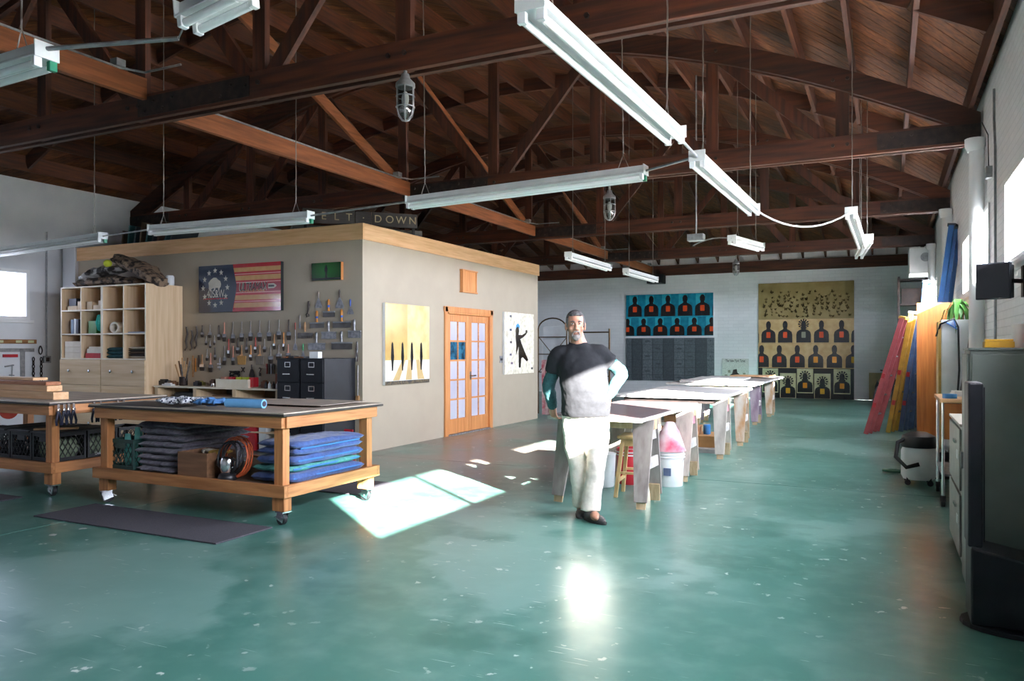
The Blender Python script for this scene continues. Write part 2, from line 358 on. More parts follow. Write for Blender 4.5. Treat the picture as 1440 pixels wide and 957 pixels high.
for s, (a, c) in enumerate(((DY0 + .033, mid - .003), (mid + .003, DY1 - .033))):
    D = MB(); st = .1; z0, z1 = .022, DZ - .035; zb = .27
    D.box(xd, xd + .04, a, a + st, z0, z1).box(xd, xd + .04, c - st, c, z0, z1).box(xd, xd + .04, a + st, c - st, z0, zb).box(xd, xd + .04, a + st, c - st, z1 - .12, z1)
    leaf = D.build('door_leaf', fir_z, dr, bevel=.004)
    cm = (a + c) / 2; hh = (z1 - .12 - zb) / 5
    q = MB().box(xd + .004, xd + .036, cm - .014, cm + .014, zb, z1 - .12)
    for k in range(1, 5):
        for e, g in ((a + st, cm - .014), (cm + .014, c - st)): q.box(xd + .004, xd + .036, e, g, zb + hh * k - .014, zb + hh * k + .014)
    q.build('muntin', fir_y, leaf)
    for k in range(5):
        for w_, (e, g) in enumerate(((a + st, cm - .014), (cm + .014, c - st))):
            dark = k == 3 and (s == 0 or w_ == 0)
            MB().box(xd + .015, xd + .022, e, g, zb + hh * k + (.014 if k else 0), zb + hh * (k + 1) - (.014 if k < 4 else 0)).build('pane', paneb if dark and s == 0 else panem, leaf)
    if s == 1:
        h = MB().cyl((xd + .04, a + .05, .98), (xd + .09, a + .05, .98), .012).beam((xd + .09, a + .04, .98), (xd + .09, a + .16, .98), .018, .022).cb((xd + .043, a + .05, .98), (.008, .05, .14))
        h.build('door_handle', chrome, leaf, bevel=.003)
# ---------------------------------------------------------------- roof: deck boards, joists, blocking
XC, ZT = -6.04, 6.04
TY = [.75, 5.4, 10.1, 14.8, 19.45]
def arc(x): return ZT - .04 * (x - XC) ** 2
def jz(x, y):                                        # top of the trusses = underside of the joists, hipped towards the back wall
    k = max(0, min(1, (y - TY[4]) / (YB - TY[4]))); return arc(x) * (1 - k) + (4.08 if arc(x) > 4.08 else arc(x)) * k
JD = .25
cl = bpy.data.objects.new('ceiling', None); COL.objects.link(cl); cl['kind'] = 'structure'
X0, X1r, Y0, Y1 = XL - .2, XR + .2, YF - .2, YB + .1
g = MB(); vs = []; nx, ny = 28, 16
ys = [Y0 + (TY[4] - Y0) * j / 8 for j in range(8)] + [TY[4] + (Y1 - TY[4]) * j / 8 for j in range(9)]
for y in ys:
    for i in range(nx + 1): x = X0 + (X1r - X0) * i / nx; vs.append((x, y, jz(x, y) + JD + .06))
g.add(vs, [(j * (nx + 1) + i, j * (nx + 1) + i + 1, (j + 1) * (nx + 1) + i + 1, (j + 1) * (nx + 1) + i) for j in range(len(ys) - 1) for i in range(nx)])
o = g.build('roof_covering', mat('tar_paper', '17120F', rough=.9), cl); sol = o.modifiers.new('thick', 'SOLIDIFY'); sol.thickness = .1; sol.offset = 1
r2 = math.sqrt(.5); W = .2; k = (Y0 - X1r) * r2
while k < (Y1 - X0) * r2:
    rows = []
    for v in (k + .005, k + W - .005):             # v=(y-x)/sqrt2, u=(x+y)/sqrt2
        lo = max(X0 * 2 * r2 + v, Y0 * 2 * r2 - v); hi = min(X1r * 2 * r2 + v, Y1 * 2 * r2 - v); rows.append((v, lo, hi))
    k += W
    if rows[0][2] - rows[0][1] < .05 or rows[1][2] - rows[1][1] < .05: continue
    n_ = max(1, int(max(r[2] - r[1] for r in rows) / .55)); p = MB(); vv = []; ff = []
    for i in range(n_ + 1):
        for v, lo, hi in rows:
            u = lo + (hi - lo) * i / n_; x = (u - v) * r2; y = (u + v) * r2; z = jz(x, y) + JD
            vv += [(x, y, z), (x, y, z + .022)]
    for i in range(n_):
        a = i * 4; ff += [(a, a + 4, a + 6, a + 2), (a, a + 1, a + 5, a + 4), (a + 2, a + 6, a + 7, a + 3)]
    p.add(vv, ff).build('plank', deckm, cl)
bays = [(YF, TY[0]), (TY[0], TY[1]), (TY[1], TY[2]), (TY[2], TY[3]), (TY[3], TY[4]), (TY[4], YB)]
jx = [XR - .12 - .61 * i for i in range(23)]
for (ya, yb) in bays:
    for i, x in enumerate(jx):
        MB().beam((x, ya, jz(x, ya) + JD / 2), (x, yb - .01, jz(x, yb) + JD / 2), .048, JD).build('joist', joistm, cl)
        if i and ya > 0:
            ym = (ya + yb) / 2; xa = jx[i - 1] - .026; xb = x + .026
            MB().beam((xa, ym, jz(xa, ym) + JD / 2 - .01), (xb, ym, jz(xb, ym) + JD / 2 - .01), .045, JD * .9).build('blocking', old[0], cl)
# ---------------------------------------------------------------- bowstring trusses
CZ, CH = 3.75, .25
NX = [XC + d for d in (-5.55, -4.0, -2.4, -.8, .8, 2.4, 4.0, 5.55)]
def make_truss(label):
    t = thing('roof_truss', label, 'truss', (XC, 0, CZ), group='bowstring roof trusses')
    xa, xb = XL - XC + .02, XR - XC - .02
    for s in (-1, 1):
        MB().box(xa, xb, s * .065 - .03, s * .065 + .03, 0, CH).build('bottom_chord', old[0], t, bevel=.004)
        q = []; n_ = 36
        for i in range(n_ + 1): x = xa + (xb - xa) * i / n_; q.append((x, arc(x + XC) - CZ))
        m = MB(); vs = []; fs = []
        for x, z in q: vs += [(x, s * .065 - .03, z - .26), (x, s * .065 + .03, z - .26), (x, s * .065 + .03, z), (x, s * .065 - .03, z)]
        for i in range(n_):
            a = i * 4
            for e in range(4): fs.append((a + e, a + 4 + e, a + 4 + (e + 1) % 4, a + (e + 1) % 4))
        fs += [(3, 2, 1, 0), (n_ * 4, n_ * 4 + 1, n_ * 4 + 2, n_ * 4 + 3)]
        m.add(vs, fs).build('top_chord', old[0], t)
    for x in NX: MB().box(x - XC - .075, x - XC + .075, -.032, .032, .02, arc(x) - CZ - .1).build('web_post', old[2], t)
    pr = [(0, 1, 0), (2, 1, 1), (3, 4, 0)]
    dg = [(1, 0), (2, 1), (2, 3), (3, 4), (5, 4), (5, 6), (6, 7)]
    for a, c in dg:                                   # from the top at node a down to the bottom at node c
        xt, xb_ = NX[a] - XC, NX[c] - XC
        if (a, c) == (3, 4): xt -= .0
        MB().beam((xt, .0, arc(NX[a]) - CZ - .12), (xb_ * .97 + xt * .03, .0, .12), .06, .15).build('web_brace', old[2], t)
    for x in (xa, xb - 1.05, -.75):
        for s in (-1, 1):
            y0, y1 = sorted((s * .096, s * .103)); L_ = 1.5 if x == -.75 else 1.05
            pl = MB().box(x, x + L_, y0, y1, .03, CH - .03).build('steel_plate', steel_dark, t)
            bt = MB(); bx = [x + .1 + .13 * i for i in range(int(L_ / .13) - 1)]
            if x == xb - 1.05: bx = [x + .06 + .1 * i for i in range(4)]
            for i, u in enumerate(bx):
                if x == -.75 and 4 <= i <= 6: continue
                bt.cyl((u, s * .103, .08 + .09 * (i % 2)), (u, s * .118, .08 + .09 * (i % 2)), .018, n=6)
            bt.build('bolt', steel_dark, pl)
    bt = MB()
    for x in NX:
        for dx in (-.1, .06):
            for z in (.14, arc(x) - CZ - .13): bt.cyl((x - XC + dx, -.096, z), (x - XC + dx, -.115, z), .022, n=6)
    b_ = bt.build('bolt', steel_dark, t); b_['kind'] = 'stuff'
    return t
t1 = make_truss('roof truss of dark timber closest to camera, its bottom chord crossing the upper left')
t1.location.y = TY[1]
dup(t1, (XC, TY[2], CZ), label='dark bowstring truss just over the office corner and the long strip light')
dup(t1, (XC, TY[3], CZ), label='dark bowstring truss carrying the second caged lamp, third of the row')
dup(t1, (XC, TY[4], CZ), label='dark bowstring truss furthest back, in front of the white end wall')
for y in (TY[1], TY[2], TY[3], TY[4]):
    struct('column', MB().cyl((XR - .085, y - .34, 0), (XR - .085, y - .34, 3.62), .075, n=18).lathe([(.075, 3.6), (.1, 3.66), (.1, 3.74)], (XR - .1, y - .34, 0), 18), whitepaint, smooth=40)
struct('trim_4', MB().box(XL, XR, YB - .12, YB - .005, 3.75, 4.06), old[0])
# longitudinal bracing
def bracing(ya, yb, label, diag, zb=3.78):
    t = thing('tie_beam', label, 'beam', (-6.66, ya, zb), group='long tie beams between the trusses')
    L_ = yb - ya
    MB().box(-.03, .03, .12, L_ - .12, .03, .24).build('beam_board', lightfir, t, bevel=.003)
    if diag: MB().beam((-.045 - .03, .2, 2.0), (-.045 - .03, L_ - .25, .2), .05, .15).build('diagonal_board', lightfir, t, bevel=.003)
    pp = MB().tube([(0, .2, .262), (0, L_ - .4, .262), (.02, L_ - .25, .28), (.1, L_ - .2, .265), (.6, L_ - .2, .262)], .011, 6); pp.build('conduit', galv, t)
    MB().cb((0, L_ - .42, .30), (.1, .1, .07)).build('junction_box', galv, t, bevel=.006)
bracing(TY[0], TY[1], 'tie beam with conduit at upper left, above the nearest hanging strip light', False, 3.9)
bracing(TY[1], TY[2], 'pale fir tie beam with diagonal board, above the hanging tools wall', True)
bracing(TY[2], TY[3], 'tie beam over the office roof, ending above the French doors', True)
bracing(TY[4], YB - .1, 'furthest tie beam running from the last truss to the white end wall', False)
bracing(TY[3], TY[4], 'small far tie beam beyond the office, over the hanging strip lights', True)
# ================================================================ things on the left
benchw = [wood('bench_fir_' + a, 'C98A55', 'A5693A', a, rough=.55, rnd=.1) for a in 'XYZ']
topm = mat('worn_hardboard_top', 'C6B8A6', 'A6988A', rough=.42, scale=3, st=(1, 3, 1), coat=.1)
darktop = mat('dark_board_edge', '3A322C', '2A2420', rough=.6)
ply_z = wood('birch_plywood', 'E6CBA8', 'D6B68E', 'Z', rough=.45, rnd=.05, scale=2)
ply_x = wood('birch_plywood_flat', 'E6CBA8', 'D6B68E', 'X', rough=.45, rnd=.05, scale=2)
plywhite = mat('birch_edge', 'EFE6D2', 'E4D8BF', rough=.5)
rubber = mat('black_rubber', '1E1E20', rough=.6)
def caster(parent, x, y, ang, h=.115):
    m = Matrix.Translation((x, y, 0)) @ Matrix.Rotation(ang, 4, 'Z')
    c = MB(m).cyl((-.016, 0, .052), (.016, 0, .052), .052, n=20).build('caster', rubber, parent, smooth=40)
    f = MB(m); f.cb((0, -.02, h - .004), (.09, .1, .012)).beam((-.024, .005, .035), (-.024, -.02, h - .006), .006, .085, (0, 1, 0)).beam((.024, .005, .035), (.024, -.02, h - .006), .006, .085, (0, 1, 0))
    f.cyl((-.03, 0, .052), (.03, 0, .052), .012, n=8).beam((0, .03, .075), (0, .075, .055), .045, .006); f.build('caster_fork', chrome, c)
def workbench(label, loc, w, d):
    t = thing('workbench', label, 'workbench', loc)
    hw, hd = w / 2, d / 2; zt = .93
    MB().box(-hw, hw, -hd, hd, zt - .03, zt - .012).build('top_board', darktop, t, bevel=.003)
    MB().box(-hw + .004, hw - .004, -hd + .004, hd - .004, zt - .0115, zt).build('tabletop', topm, t, bevel=.002)
    a, b = hw - .05, hd - .05
    for y in (-b, b): MB().box(-a, a, y - .02, y + .02, zt - .13, zt - .031).build('apron', benchw[0], t, bevel=.003)
    for x in (-a, a): MB().box(x - .02, x + .02, -b + .021, b - .021, zt - .13, zt - .031).build('apron', benchw[1], t, bevel=.003)
    for y in (-b, b): MB().box(-a - .03, a + .03, y - .02, y + .02, .235, .335).build('shelf_rail', benchw[0], t, bevel=.003)
    for x in (-a - .01, a + .01): MB().box(x - .02, x + .02, -b + .021, b - .021, .235, .335).build('shelf_rail', benchw[1], t, bevel=.003)
    MB().box(-a + .012, a - .012, -b + .021, b - .021, .3, .318).build('shelf', mat('shelf_board', '7A6249', '5F4A36', rough=.7) if 'shelf_board' not in MATS else MATS['shelf_board'], t)
    for sx in (-1, 1):
        for sy in (-1, 1):
            x, y = sx * (a - .075), sy * (b - .065)
            l = MB().box(x - .05, x + .05, y - .042, y + .042, .336, zt - .131).box(x - .05, x + .05, y - .042, y + .042, .117, .234)
            MB().box(x - .047, x + .047, y - .04, y + .04, .336 - .02, zt - .131).build('leg', benchw[2], t, bevel=.004)
            MB().box(x - .065, x + .065, y - .045, y + .045, .117, .3).build('foot_block', benchw[2], t, bevel=.004)
            caster(t, x, y, .5 + sx * .9)
    return t
BA = workbench('long wooden workbench on casters with blue blankets and cord on its lower shelf', (-5.56, 5.42, 0), 2.4, 1.36)
BB = workbench('wooden workbench at the left edge with milk crates below and clamps on its end', (-8.5, 5.38, 0), 2.46, 1.36)
matm = mat('grey_floor_mat', '55535A', '47454C', rough=.9, scale=120, bump=.3)
for lb, x0, x1, y0, y1 in (('grey foam floor mat in front of the long workbench', -6.62, -4.46, 4.14, 4.72), ('dark floor mat behind the long workbench, its corner by the sun patch', -6.5, -4.38, 6.14, 6.86), ('dark floor mat at the left edge before the crate workbench', -9.8, -7.55, 4.0, 4.62)):
    solo('floor_mat', MB().box(-(x1 - x0) / 2, (x1 - x0) / 2, -(y1 - y0) / 2, (y1 - y0) / 2, 0, .012), matm, lb, 'mat', ((x0 + x1) / 2, (y0 + y1) / 2, .001), group='anti-fatigue floor mats', bevel=.004)
# ---- crates
def crate(label, loc, col, w=.34, d=.34, h=.28, rz=0, n=6, group='milk crates under the benches'):
    t = thing('milk_crate', label, 'crate', loc, rz, group)
    m = MATS.get('crate_' + col) or mat('crate_' + col, col, rough=.5)
    a, b = w / 2, d / 2; r = MB()
    r.box(-a, a, -b, b, 0, .012)
    for z0, z1 in ((.012, .035), (h - .035, h)):
        r.box(-a, a, -b, -b + .012, z0, z1).box(-a, a, b - .012, b, z0, z1).box(-a, -a + .012, -b + .012, b - .012, z0, z1).box(a - .012, a, -b + .012, b - .012, z0, z1)
    for sx in (-1, 1):
        for sy in (-1, 1): r.cb((sx * (a - .01), sy * (b - .01), h / 2), (.024, .024, h))
    r.build('crate_frame', m, t, bevel=.002)
    q = MB(); z0, z1 = .03, h - .03; zz = z1 - z0
    for sy in (-1, 1):
        for k in range(-n, n):
            for di in (1, -1):
                x0 = -a + w * k / n; x1 = x0 + zz * .6
                if di < 0: x0, x1 = x1, x0
                ta, tb = 0, 1
                lo_, hi_ = -a + .01, a - .01
                f = lambda x: (x - x0) / (x1 - x0)
                ts = sorted((f(lo_), f(hi_))); ta = max(0, ts[0]); tb = min(1, ts[1])
                if tb - ta < .05: continue
                q.beam((x0 + (x1 - x0) * ta, sy * (b - .006), z0 + zz * ta), (x0 + (x1 - x0) * tb, sy * (b - .006), z0 + zz * tb), .006, .006)
                q.beam((sy * (a - .006), x0 + (x1 - x0) * ta, z0 + zz * ta), (sy * (a - .006), x0 + (x1 - x0) * tb, z0 + zz * tb), .006, .006)
    o = q.build('lattice', m, t); o['kind'] = 'stuff'
    hb = MB().box(-.06, .06, -b - .003, -b + .008, h - .085, h - .036); hb.build('handle', m, t)
    return t
SHELF = .319
c1 = crate('green wire-lattice crate with teal cloths, left end of the long bench shelf', (-6.47, 5.04, SHELF), '22403A')
teal = mat('teal_plastic', '4FB9AE', '86D2C6', rough=.4, scale=9)
for k, (dx, dy, h, rz) in enumerate(((-.1, -.02, .3, .2), (-.02, .06, .33, -.3), (.05, -.03, .37, .1), (.1, .06, .39, -.15))):
    m = MB().pad(.085, .022, h, 0, k, .004, 6, 4, 6); solo('teal_pad', m, teal, ['pale teal sheet standing leftmost in the green crate', 'teal folded sheet at the back of the green crate', 'tall teal sheet in the middle of the green crate', 'tallest teal sheet at the right of the green crate'][k], 'sheet', (-6.47 + dx, 5.04 + dy, SHELF + .014), rz, 'teal sheets in the crate', smooth=50)
for i, (x, y, lb) in enumerate(((-7.63, 5.04, 'black milk crate by the corner post of the left bench'), (-7.99, 5.04, 'black milk crate second from the corner post, left bench'), (-8.35, 5.04, 'black milk crate third from the corner post, left bench'), (-8.71, 5.04, 'black milk crate fourth from the corner post, left bench'), (-7.63, 5.4, 'black crate with pale bundle behind the first, left bench end'), (-7.63, 5.76, 'black milk crate at the back of the left bench end'), (-7.99, 5.4, 'black milk crate in the middle of the left bench shelf'))):
    c = crate(lb, (x, y, SHELF), '16181C', rz=0)
    if i == 4:
        text('lettering', 'DeanFoods', .04, whitepaint, c, (.173, 0, .035), (pi / 2, 0, pi / 2))
palecl = mat('pale_green_cloth', 'A9B79A', '8EA083', rough=.8)
for i, (x, y) in enumerate(((-7.63, 5.4), (-7.63, 5.04))):
    solo('cloth_bundle', MB().pad(.28, .28, .2, 0, 20 + i, .02, 10, 10, 5), palecl, ['pale bundle inside the crate on the left bench end', 'pale cloth inside the crate by the bench corner post'][i], 'cloth', (x, y, SHELF + .014), smooth=60)
for i, x in enumerate((-7.62, -8.0, -8.4)):
    solo('crate_lid', MB().box(-.175, .175, -.36, .36, 0, .014).box(-.16, .16, -.34, .34, .014, .02), black, ['black board lying over the crates nearest the corner post', 'black board lying over the middle crates', 'black board lying over the leftmost crates'][i], 'board', (x, 5.2, SHELF + .282 ), group='boards over the crates', bevel=.003)
solo('pine_offcut', MB().box(-.2, .2, -.03, .03, 0, .02), pine, 'short pale board lying tilted on the black crate lid', 'board', (-7.62, 5.0, .625), .75, bevel=.002)
solo('wood_block', MB().box(-.05, .05, -.04, .04, 0, .07), pine, 'small pale wood block at the end of the left bench shelf', 'block', (-7.39, 5.72, SHELF), bevel=.003)
# clamps on the end of the left bench
clampm = mat('blue_black_clamp', '1B2142', '141830', rough=.4)
def clamp(label, y):
    t = thing('spring_clamp', label, 'clamp', (-7.298, y, .85), 0, 'spring clamps on the bench end')
    for s in (-1, 1): MB().tube([(.03, s * .004, .0), (.034, s * .012, -.05), (.036, s * .026, -.11), (.036, s * .022, -.15)], [.009, .012, .012, .009], 8).build('handle', clampm, t, smooth=50)
    MB().cyl((.02, 0, .0), (.05, 0, .0), .016, n=10).box(.022, .04, -.012, .012, 0, .06).build('jaw', chrome, t, bevel=.003)
    return t
cl_l = ['first', 'second', 'third', 'fourth', 'fifth', 'sixth', 'seventh', 'eighth']
for k, px in enumerate((81, 89, 95, 102)):
    clamp('blue spring clamp on the left bench end, %s from its corner post' % cl_l[k], at_x(px, 575, -7.28).y)
for k, px in enumerate((131, 140, 164, 172)):
    clamp('blue spring clamp further along the left bench end, %s from its corner post' % cl_l[4 + k], at_x(px, 570, -7.28).y)
# lumber on the left bench
for k, (x1, z, h, y, lb) in enumerate(((-7.62, .93, .075, 5.05, 'pale board at the bottom of the lumber stack on the left bench'), (-7.8, 1.006, .06, 5.1, 'pale board in the middle of the lumber stack on the left bench'), (-7.88, 1.067, .035, 5.14, 'reddish board on top of the lumber stack on the left bench'), (-8.35, 1.103, .03, 5.3, 'pale board lying across the back of the lumber stack'))):
    solo('lumber_board', MB().box(-1.2, 0, -.08, .08, 0, h), [pine, pine, mat('redwood_board', 'B97A54', 'A0643F', rough=.6, st=(1, 8, 8)), pine][k], lb, 'board', (x1, y, z), -.05, 'lumber on the left bench', bevel=.003)
# ---- blankets and boxes on the long bench shelf
greyb = mat('grey_moving_blanket', '6C6672', '4C4854', rough=.95, scale=40, bump=.5, sheen=.2)
blueb = mat('blue_quilted_blanket', '47629E', '3A5288', rough=.9, scale=30, bump=.6, sheen=.2)
tealb = mat('teal_quilted_blanket', '5FA9A0', '4A928A', rough=.9, scale=30, bump=.6)
navyb = mat('navy_quilted_blanket', '2A3B66', '22305A', rough=.9, scale=30, bump=.6)
z = SHELF; GB = ['lowest', 'second', 'third', 'fourth', 'fifth', 'sixth', 'seventh', 'topmost']
for k in range(8):
    h = [.05, .055, .05, .06, .055, .055, .06, .062][k]
    t = thing('moving_blanket', 'folded grey moving blanket, %s of the tall stack on the bench shelf' % (GB[k] if k in (0, 7) else GB[k] + ' from the bottom'), 'blanket', (-6.0 + .012 * (k % 3), 5.28 + .008 * k, z), .03 * (k % 3) - .03, 'stacked grey moving blankets')
    for j in range(1):
        MB().pad(.54 + .04 * ((k * 5) % 4) / 2, .84, h - .001, 0, k * 2.3, .02, 30, 26, 7).build('fold', greyb, t, smooth=60)
    z += h + .0015
boxw = wood('brown_box_wood', '8A6244', '6E4A30', 'X', rough=.6)
def openbox(name, label, loc, w, d, h, m, cat='box', rz=0, t_=.014, group=None):
    b = MB().box(-w / 2, w / 2, -d / 2, d / 2, 0, t_).box(-w / 2, w / 2, -d / 2, -d / 2 + t_, t_, h).box(-w / 2, w / 2, d / 2 - t_, d / 2, t_, h).box(-w / 2, -w / 2 + t_, -d / 2 + t_, d / 2 - t_, t_, h).box(w / 2 - t_, w / 2, -d / 2 + t_, d / 2 - t_, t_, h)
    return solo(name, b, m, label, cat, loc, rz, group, bevel=.002)
openbox('wooden_box', 'low brown wooden box between grey blankets and orange cord', (-5.48, 4.99, SHELF), .36, .34, .22, boxw)
glove = mat('yellow_work_glove', 'C9A550', 'B08C3E', rough=.8)
for k, (dx, rz, m, lb) in enumerate(((.1, .4, glove, 'yellow work glove on the brown box'), (-.02, -.2, mat('pale_glove', 'D8D0C2', 'BEB4A2', rough=.8), 'pale canvas glove draped over the brown box'))):
    t = thing('work_glove', lb, 'glove', (-5.47 + dx, 4.99 + .03 * k, SHELF + .2), rz)
    MB().pad(.12, .09, .03, 0, 40 + k, .006, 8, 8, 4).build('palm', m, t, smooth=60)
    for q in range(4): MB().tube([(.05, -.035 + q * .023, .016), (.1, -.038 + q * .025, .02), (.13, -.04 + q * .026, .012)], [.012, .011, .008], 8).build('finger', m, t, smooth=60)
    MB().tube([(-.01, -.04, .016), (.02, -.075, .016), (.05, -.085, .012)], [.013, .012, .009], 8).build('thumb', m, t, smooth=60)
cordm = mat('orange_cord', 'DC6C3E', 'C65A32', rough=.45)
cx, cy, cz = -5.115, 4.95, SHELF + .185
for nm, lb, m, R_, n_, dy, ph in (('extension_cord', 'coil of orange extension cord on the bench shelf', cordm, .165, 7, .02, 0), ('black_cord', 'black cable coiled in front of the orange cord', black, .13, 4, -.05, 1)):
    pts = []
    for i in range(n_ * 22):
        a = 2 * pi * i / 22 + ph; rr = R_ + .012 * sin(i * .31 + ph); pts.append((rr * cos(a) * (.95 if m is cordm else .8), dy + .035 * sin(i * .17) + .03 * (i / (n_ * 22) - .5) + rr * sin(a) * .18, rr * sin(a)))
    solo('cable_coil' if m is black else nm, MB().tube(pts, .006 if m is cordm else .008, 6), m, lb, 'cable', (cx, cy, cz), smooth=60)
rt = thing('power_sander', 'black and silver power tool inside the coiled cords', 'tool', (-5.12, 4.88, SHELF))
MB().lathe([(.075, 0), (.08, .02), (.07, .05), (.055, .06)], n=20).build('base', black, rt, smooth=40)
MB().lathe([(.05, .06), (.06, .08), (.062, .16), (.05, .19), (.03, .2)], n=20).build('motor_body', chrome, rt, smooth=40)
MB().tube([(-.06, 0, .1), (-.11, 0, .12), (-.115, 0, .17), (-.06, 0, .18)], .014, 8).tube([(.06, 0, .1), (.11, 0, .12), (.115, 0, .17), (.06, 0, .18)], .014, 8).build('handle', black, rt, smooth=50)
# blue blankets
z = SHELF
for k, (h, x, w_, m, lb) in enumerate(((.085, -4.53 - .06, .42, blueb, 'lowest folded blue quilted blanket at the bench shelf corner'), (.055, -4.6, .4, tealb, 'folded teal quilted blanket between the blue ones on the bench shelf'), (.08, -4.6, .4, blueb, 'middle folded blue quilted blanket at the bench shelf corner'), (.12, -4.6, .41, blueb, 'topmost folded blue quilted blanket at the bench shelf corner'))):
    t = thing('quilted_blanket', lb, 'blanket', (-4.665 - (.025 if k == 1 else 0), 5.41 + .01 * k, z), 0, 'blue quilted blankets')
    nf = 1 if k < 3 else 2
    for j in range(nf): MB().pad(.44, .98 - .02 * k, h / nf - .001, j * h / nf, 60 + k * 3 + j, .016, 26, 36, 6, wave=.0).build('fold', m, t, smooth=60)
    MB().tube([(.215, -.46 + .02 * k, h * .5), (.222, 0, h * .5), (.215, .46 - .02 * k, h * .52)], .008, 6).build('blue_binding', mat('bright_blue_binding', '3E7CC0', rough=.7) if 'bright_blue_binding' not in MATS else MATS['bright_blue_binding'], t, smooth=50)
    z += h + .002
MB_ = MB().pad(.4, .9, .055, 0, 91, .012, 20, 26, 7)
solo('quilted_blanket', MB_, tealb, 'thin folded teal blanket topmost in the pile of quilted blankets', 'blanket', (-4.7, 5.38, z + .001), 0, None, smooth=60) if False else None
# bottles and boxes at the back of the shelf
def spray(label, x, y, body, head, h=.24):
    t = thing('spray_bottle', label, 'bottle', (x, y, SHELF), RN.uniform(-1, 1))
    MB().lathe([(.038, 0), (.042, .02), (.042, h * .5), (.03, h * .68), (.014, h * .78), (.014, h * .84)], n=16).build('bottle_body', body, t, smooth=50)
    MB().box(-.018, .018, -.05, .025, h * .84, h).box(-.008, .008, -.04, -.03, h * .68, h * .84).build('trigger_head', head, t, bevel=.004)
red = mat('red_plastic', 'C42B36', 'AE2430', rough=.35); whitep = mat('white_plastic', 'E4E6E6', 'D6DADA', rough=.4); greenp = mat('green_plastic', '2E8C7A', '27796A', rough=.4); bluep = mat('blue_plastic', '3E7FC0', '356FA9', rough=.4)
spray('white spray bottle with green head behind the orange cord', -5.0, 5.56, whitep, greenp, .28)
spray('spray bottle with red and white head behind the blankets', -5.02, 5.82, whitep, red, .28)
spray('small red headed spray bottle near the bench post', -5.06, 5.95, red, whitep, .27)
t = thing('garden_sprayer', 'red pump jug standing at the back of the bench shelf', 'jug', (-4.66, 5.955, SHELF))
MB().lathe([(.06, 0), (.07, .02), (.07, .2), (.05, .26), (.02, .28), (.02, .31)], n=18).build('jug_body', red, t, smooth=50)
MB().tube([(0, 0, .31), (0, 0, .34)], .012, 8).tube([(-.05, 0, .345), (.05, 0, .345)], .012, 8).build('pump_handle', red, t, smooth=50)
for k, (px, m, lb, w_, h) in enumerate(((655 / 3.27 + 120, whitep, 'white carton on the shelf under the wall counter', .36, .38), (775 / 3.27 + 120, red, 'red carton on the shelf under the wall counter', .3, .42), (845 / 3.27 + 120, whitep, 'small white carton beside the black filing cabinet', .13, .38))):
    p = at_y(px, 600, 8.22); openbox('carton', lb, (p.x, 8.24, .022), w_, .3, h, m)
# ---- on top of the long bench
sheet = mat('dark_craft_sheet', '3C3B40', '2B2A2E', rough=.5, scale=5)
tan = mat('tan_card', '9B8672', '85705D', rough=.6)
for k, (x, y, rz, w_, d_, m, lb) in enumerate(((-6.1, 5.0, .06, .95, .5, sheet, 'dark stained sheet lying at the left end of the long bench'), (-5.75, 5.55, -.2, 1.0, .6, sheet, 'black streaked sheet at the back of the long bench'), (-5.35, 5.62, .3, .7, .35, tan, 'tan card lying across the long bench'), (-4.95, 5.65, .03, .95, .7, mat('grey_card', 'B5A898', 'A0948A', rough=.55), 'wide grey board at the right end of the long bench'))):
    solo('craft_sheet', MB().box(-w_ / 2, w_ / 2, -d_ / 2, d_ / 2, 0, .004), m, lb, 'sheet', (x, y, .931 + .005 * k), rz, 'sheets on the long bench')
plaid = bpy.data.materials.new('plaid_cloth'); plaid.use_nodes = True
ck = plaid.node_tree.nodes.new('ShaderNodeTexVoronoi'); ck.inputs['Scale'].default_value = 45
rpp = plaid.node_tree.nodes.new('ShaderNodeValToRGB'); rpp.color_ramp.elements[0].color = lin('1A2440'); rpp.color_ramp.elements[1].color = lin('E6E8EC'); rpp.color_ramp.elements[0].position = .35; rpp.color_ramp.elements[1].position = .5
tcx = plaid.node_tree.nodes.new('ShaderNodeTexCoord'); plaid.node_tree.links.new(tcx.outputs['Object'], ck.inputs['Vector']); plaid.node_tree.links.new(ck.outputs['Distance'], rpp.inputs[0]); plaid.node_tree.links.new(rpp.outputs[0], plaid.node_tree.nodes['Principled BSDF'].inputs['Base Color'])
solo('crumpled_cloth', MB().pad(.5, .2, .05, 0, 3, .03, 26, 14, 3), plaid, 'crumpled navy and white patterned cloth on the long bench', 'cloth', (-5.72, 4.93, .955), .1, smooth=70)
lb_ = mat('light_blue_cloth', '5E94CF', '4A7FB8', rough=.8)
solo('blue_cloth', MB().pad(.3, .16, .05, 0, 9, .028, 18, 12, 3), lb_, 'crumpled light blue cloth beside the patterned cloth', 'cloth', (-5.36, 4.92, .955), -.1, smooth=70)
p = at_z(345, 566, .99); t = thing('paper_roll', 'light blue paper roll lying on the long bench', 'roll', (p.x, p.y, .985), .12)
MB().cyl((-.19, 0, 0), (.19, 0, 0), .038, n=24).build('outer_roll', mat('sky_blue_paper', '74B4E4', '68A8DA', rough=.5), t, smooth=40)
MB().cyl((-.194, 0, 0), (.194, 0, 0), .024, n=16).build('roll_core', mat('dark_core', '3A3440', rough=.8), t, smooth=40)
for k, (x, y, rz, L_, lb) in enumerate(((-5.2, 4.86, .15, .34, 'black marker pen at the bench edge beside blue cloth'), (-5.05, 4.95, .3, .3, 'dark brush lying beside the paper roll'), (-5.3, 5.08, -.05, .4, 'dark ruler lying behind the blue cloth'))):
    solo('bench_tool', MB().cyl((-L_ / 2, 0, .012), (L_ / 2, 0, .012), .011, .007, 8), black, lb, 'tool', (x, y, .956), rz, smooth=50)
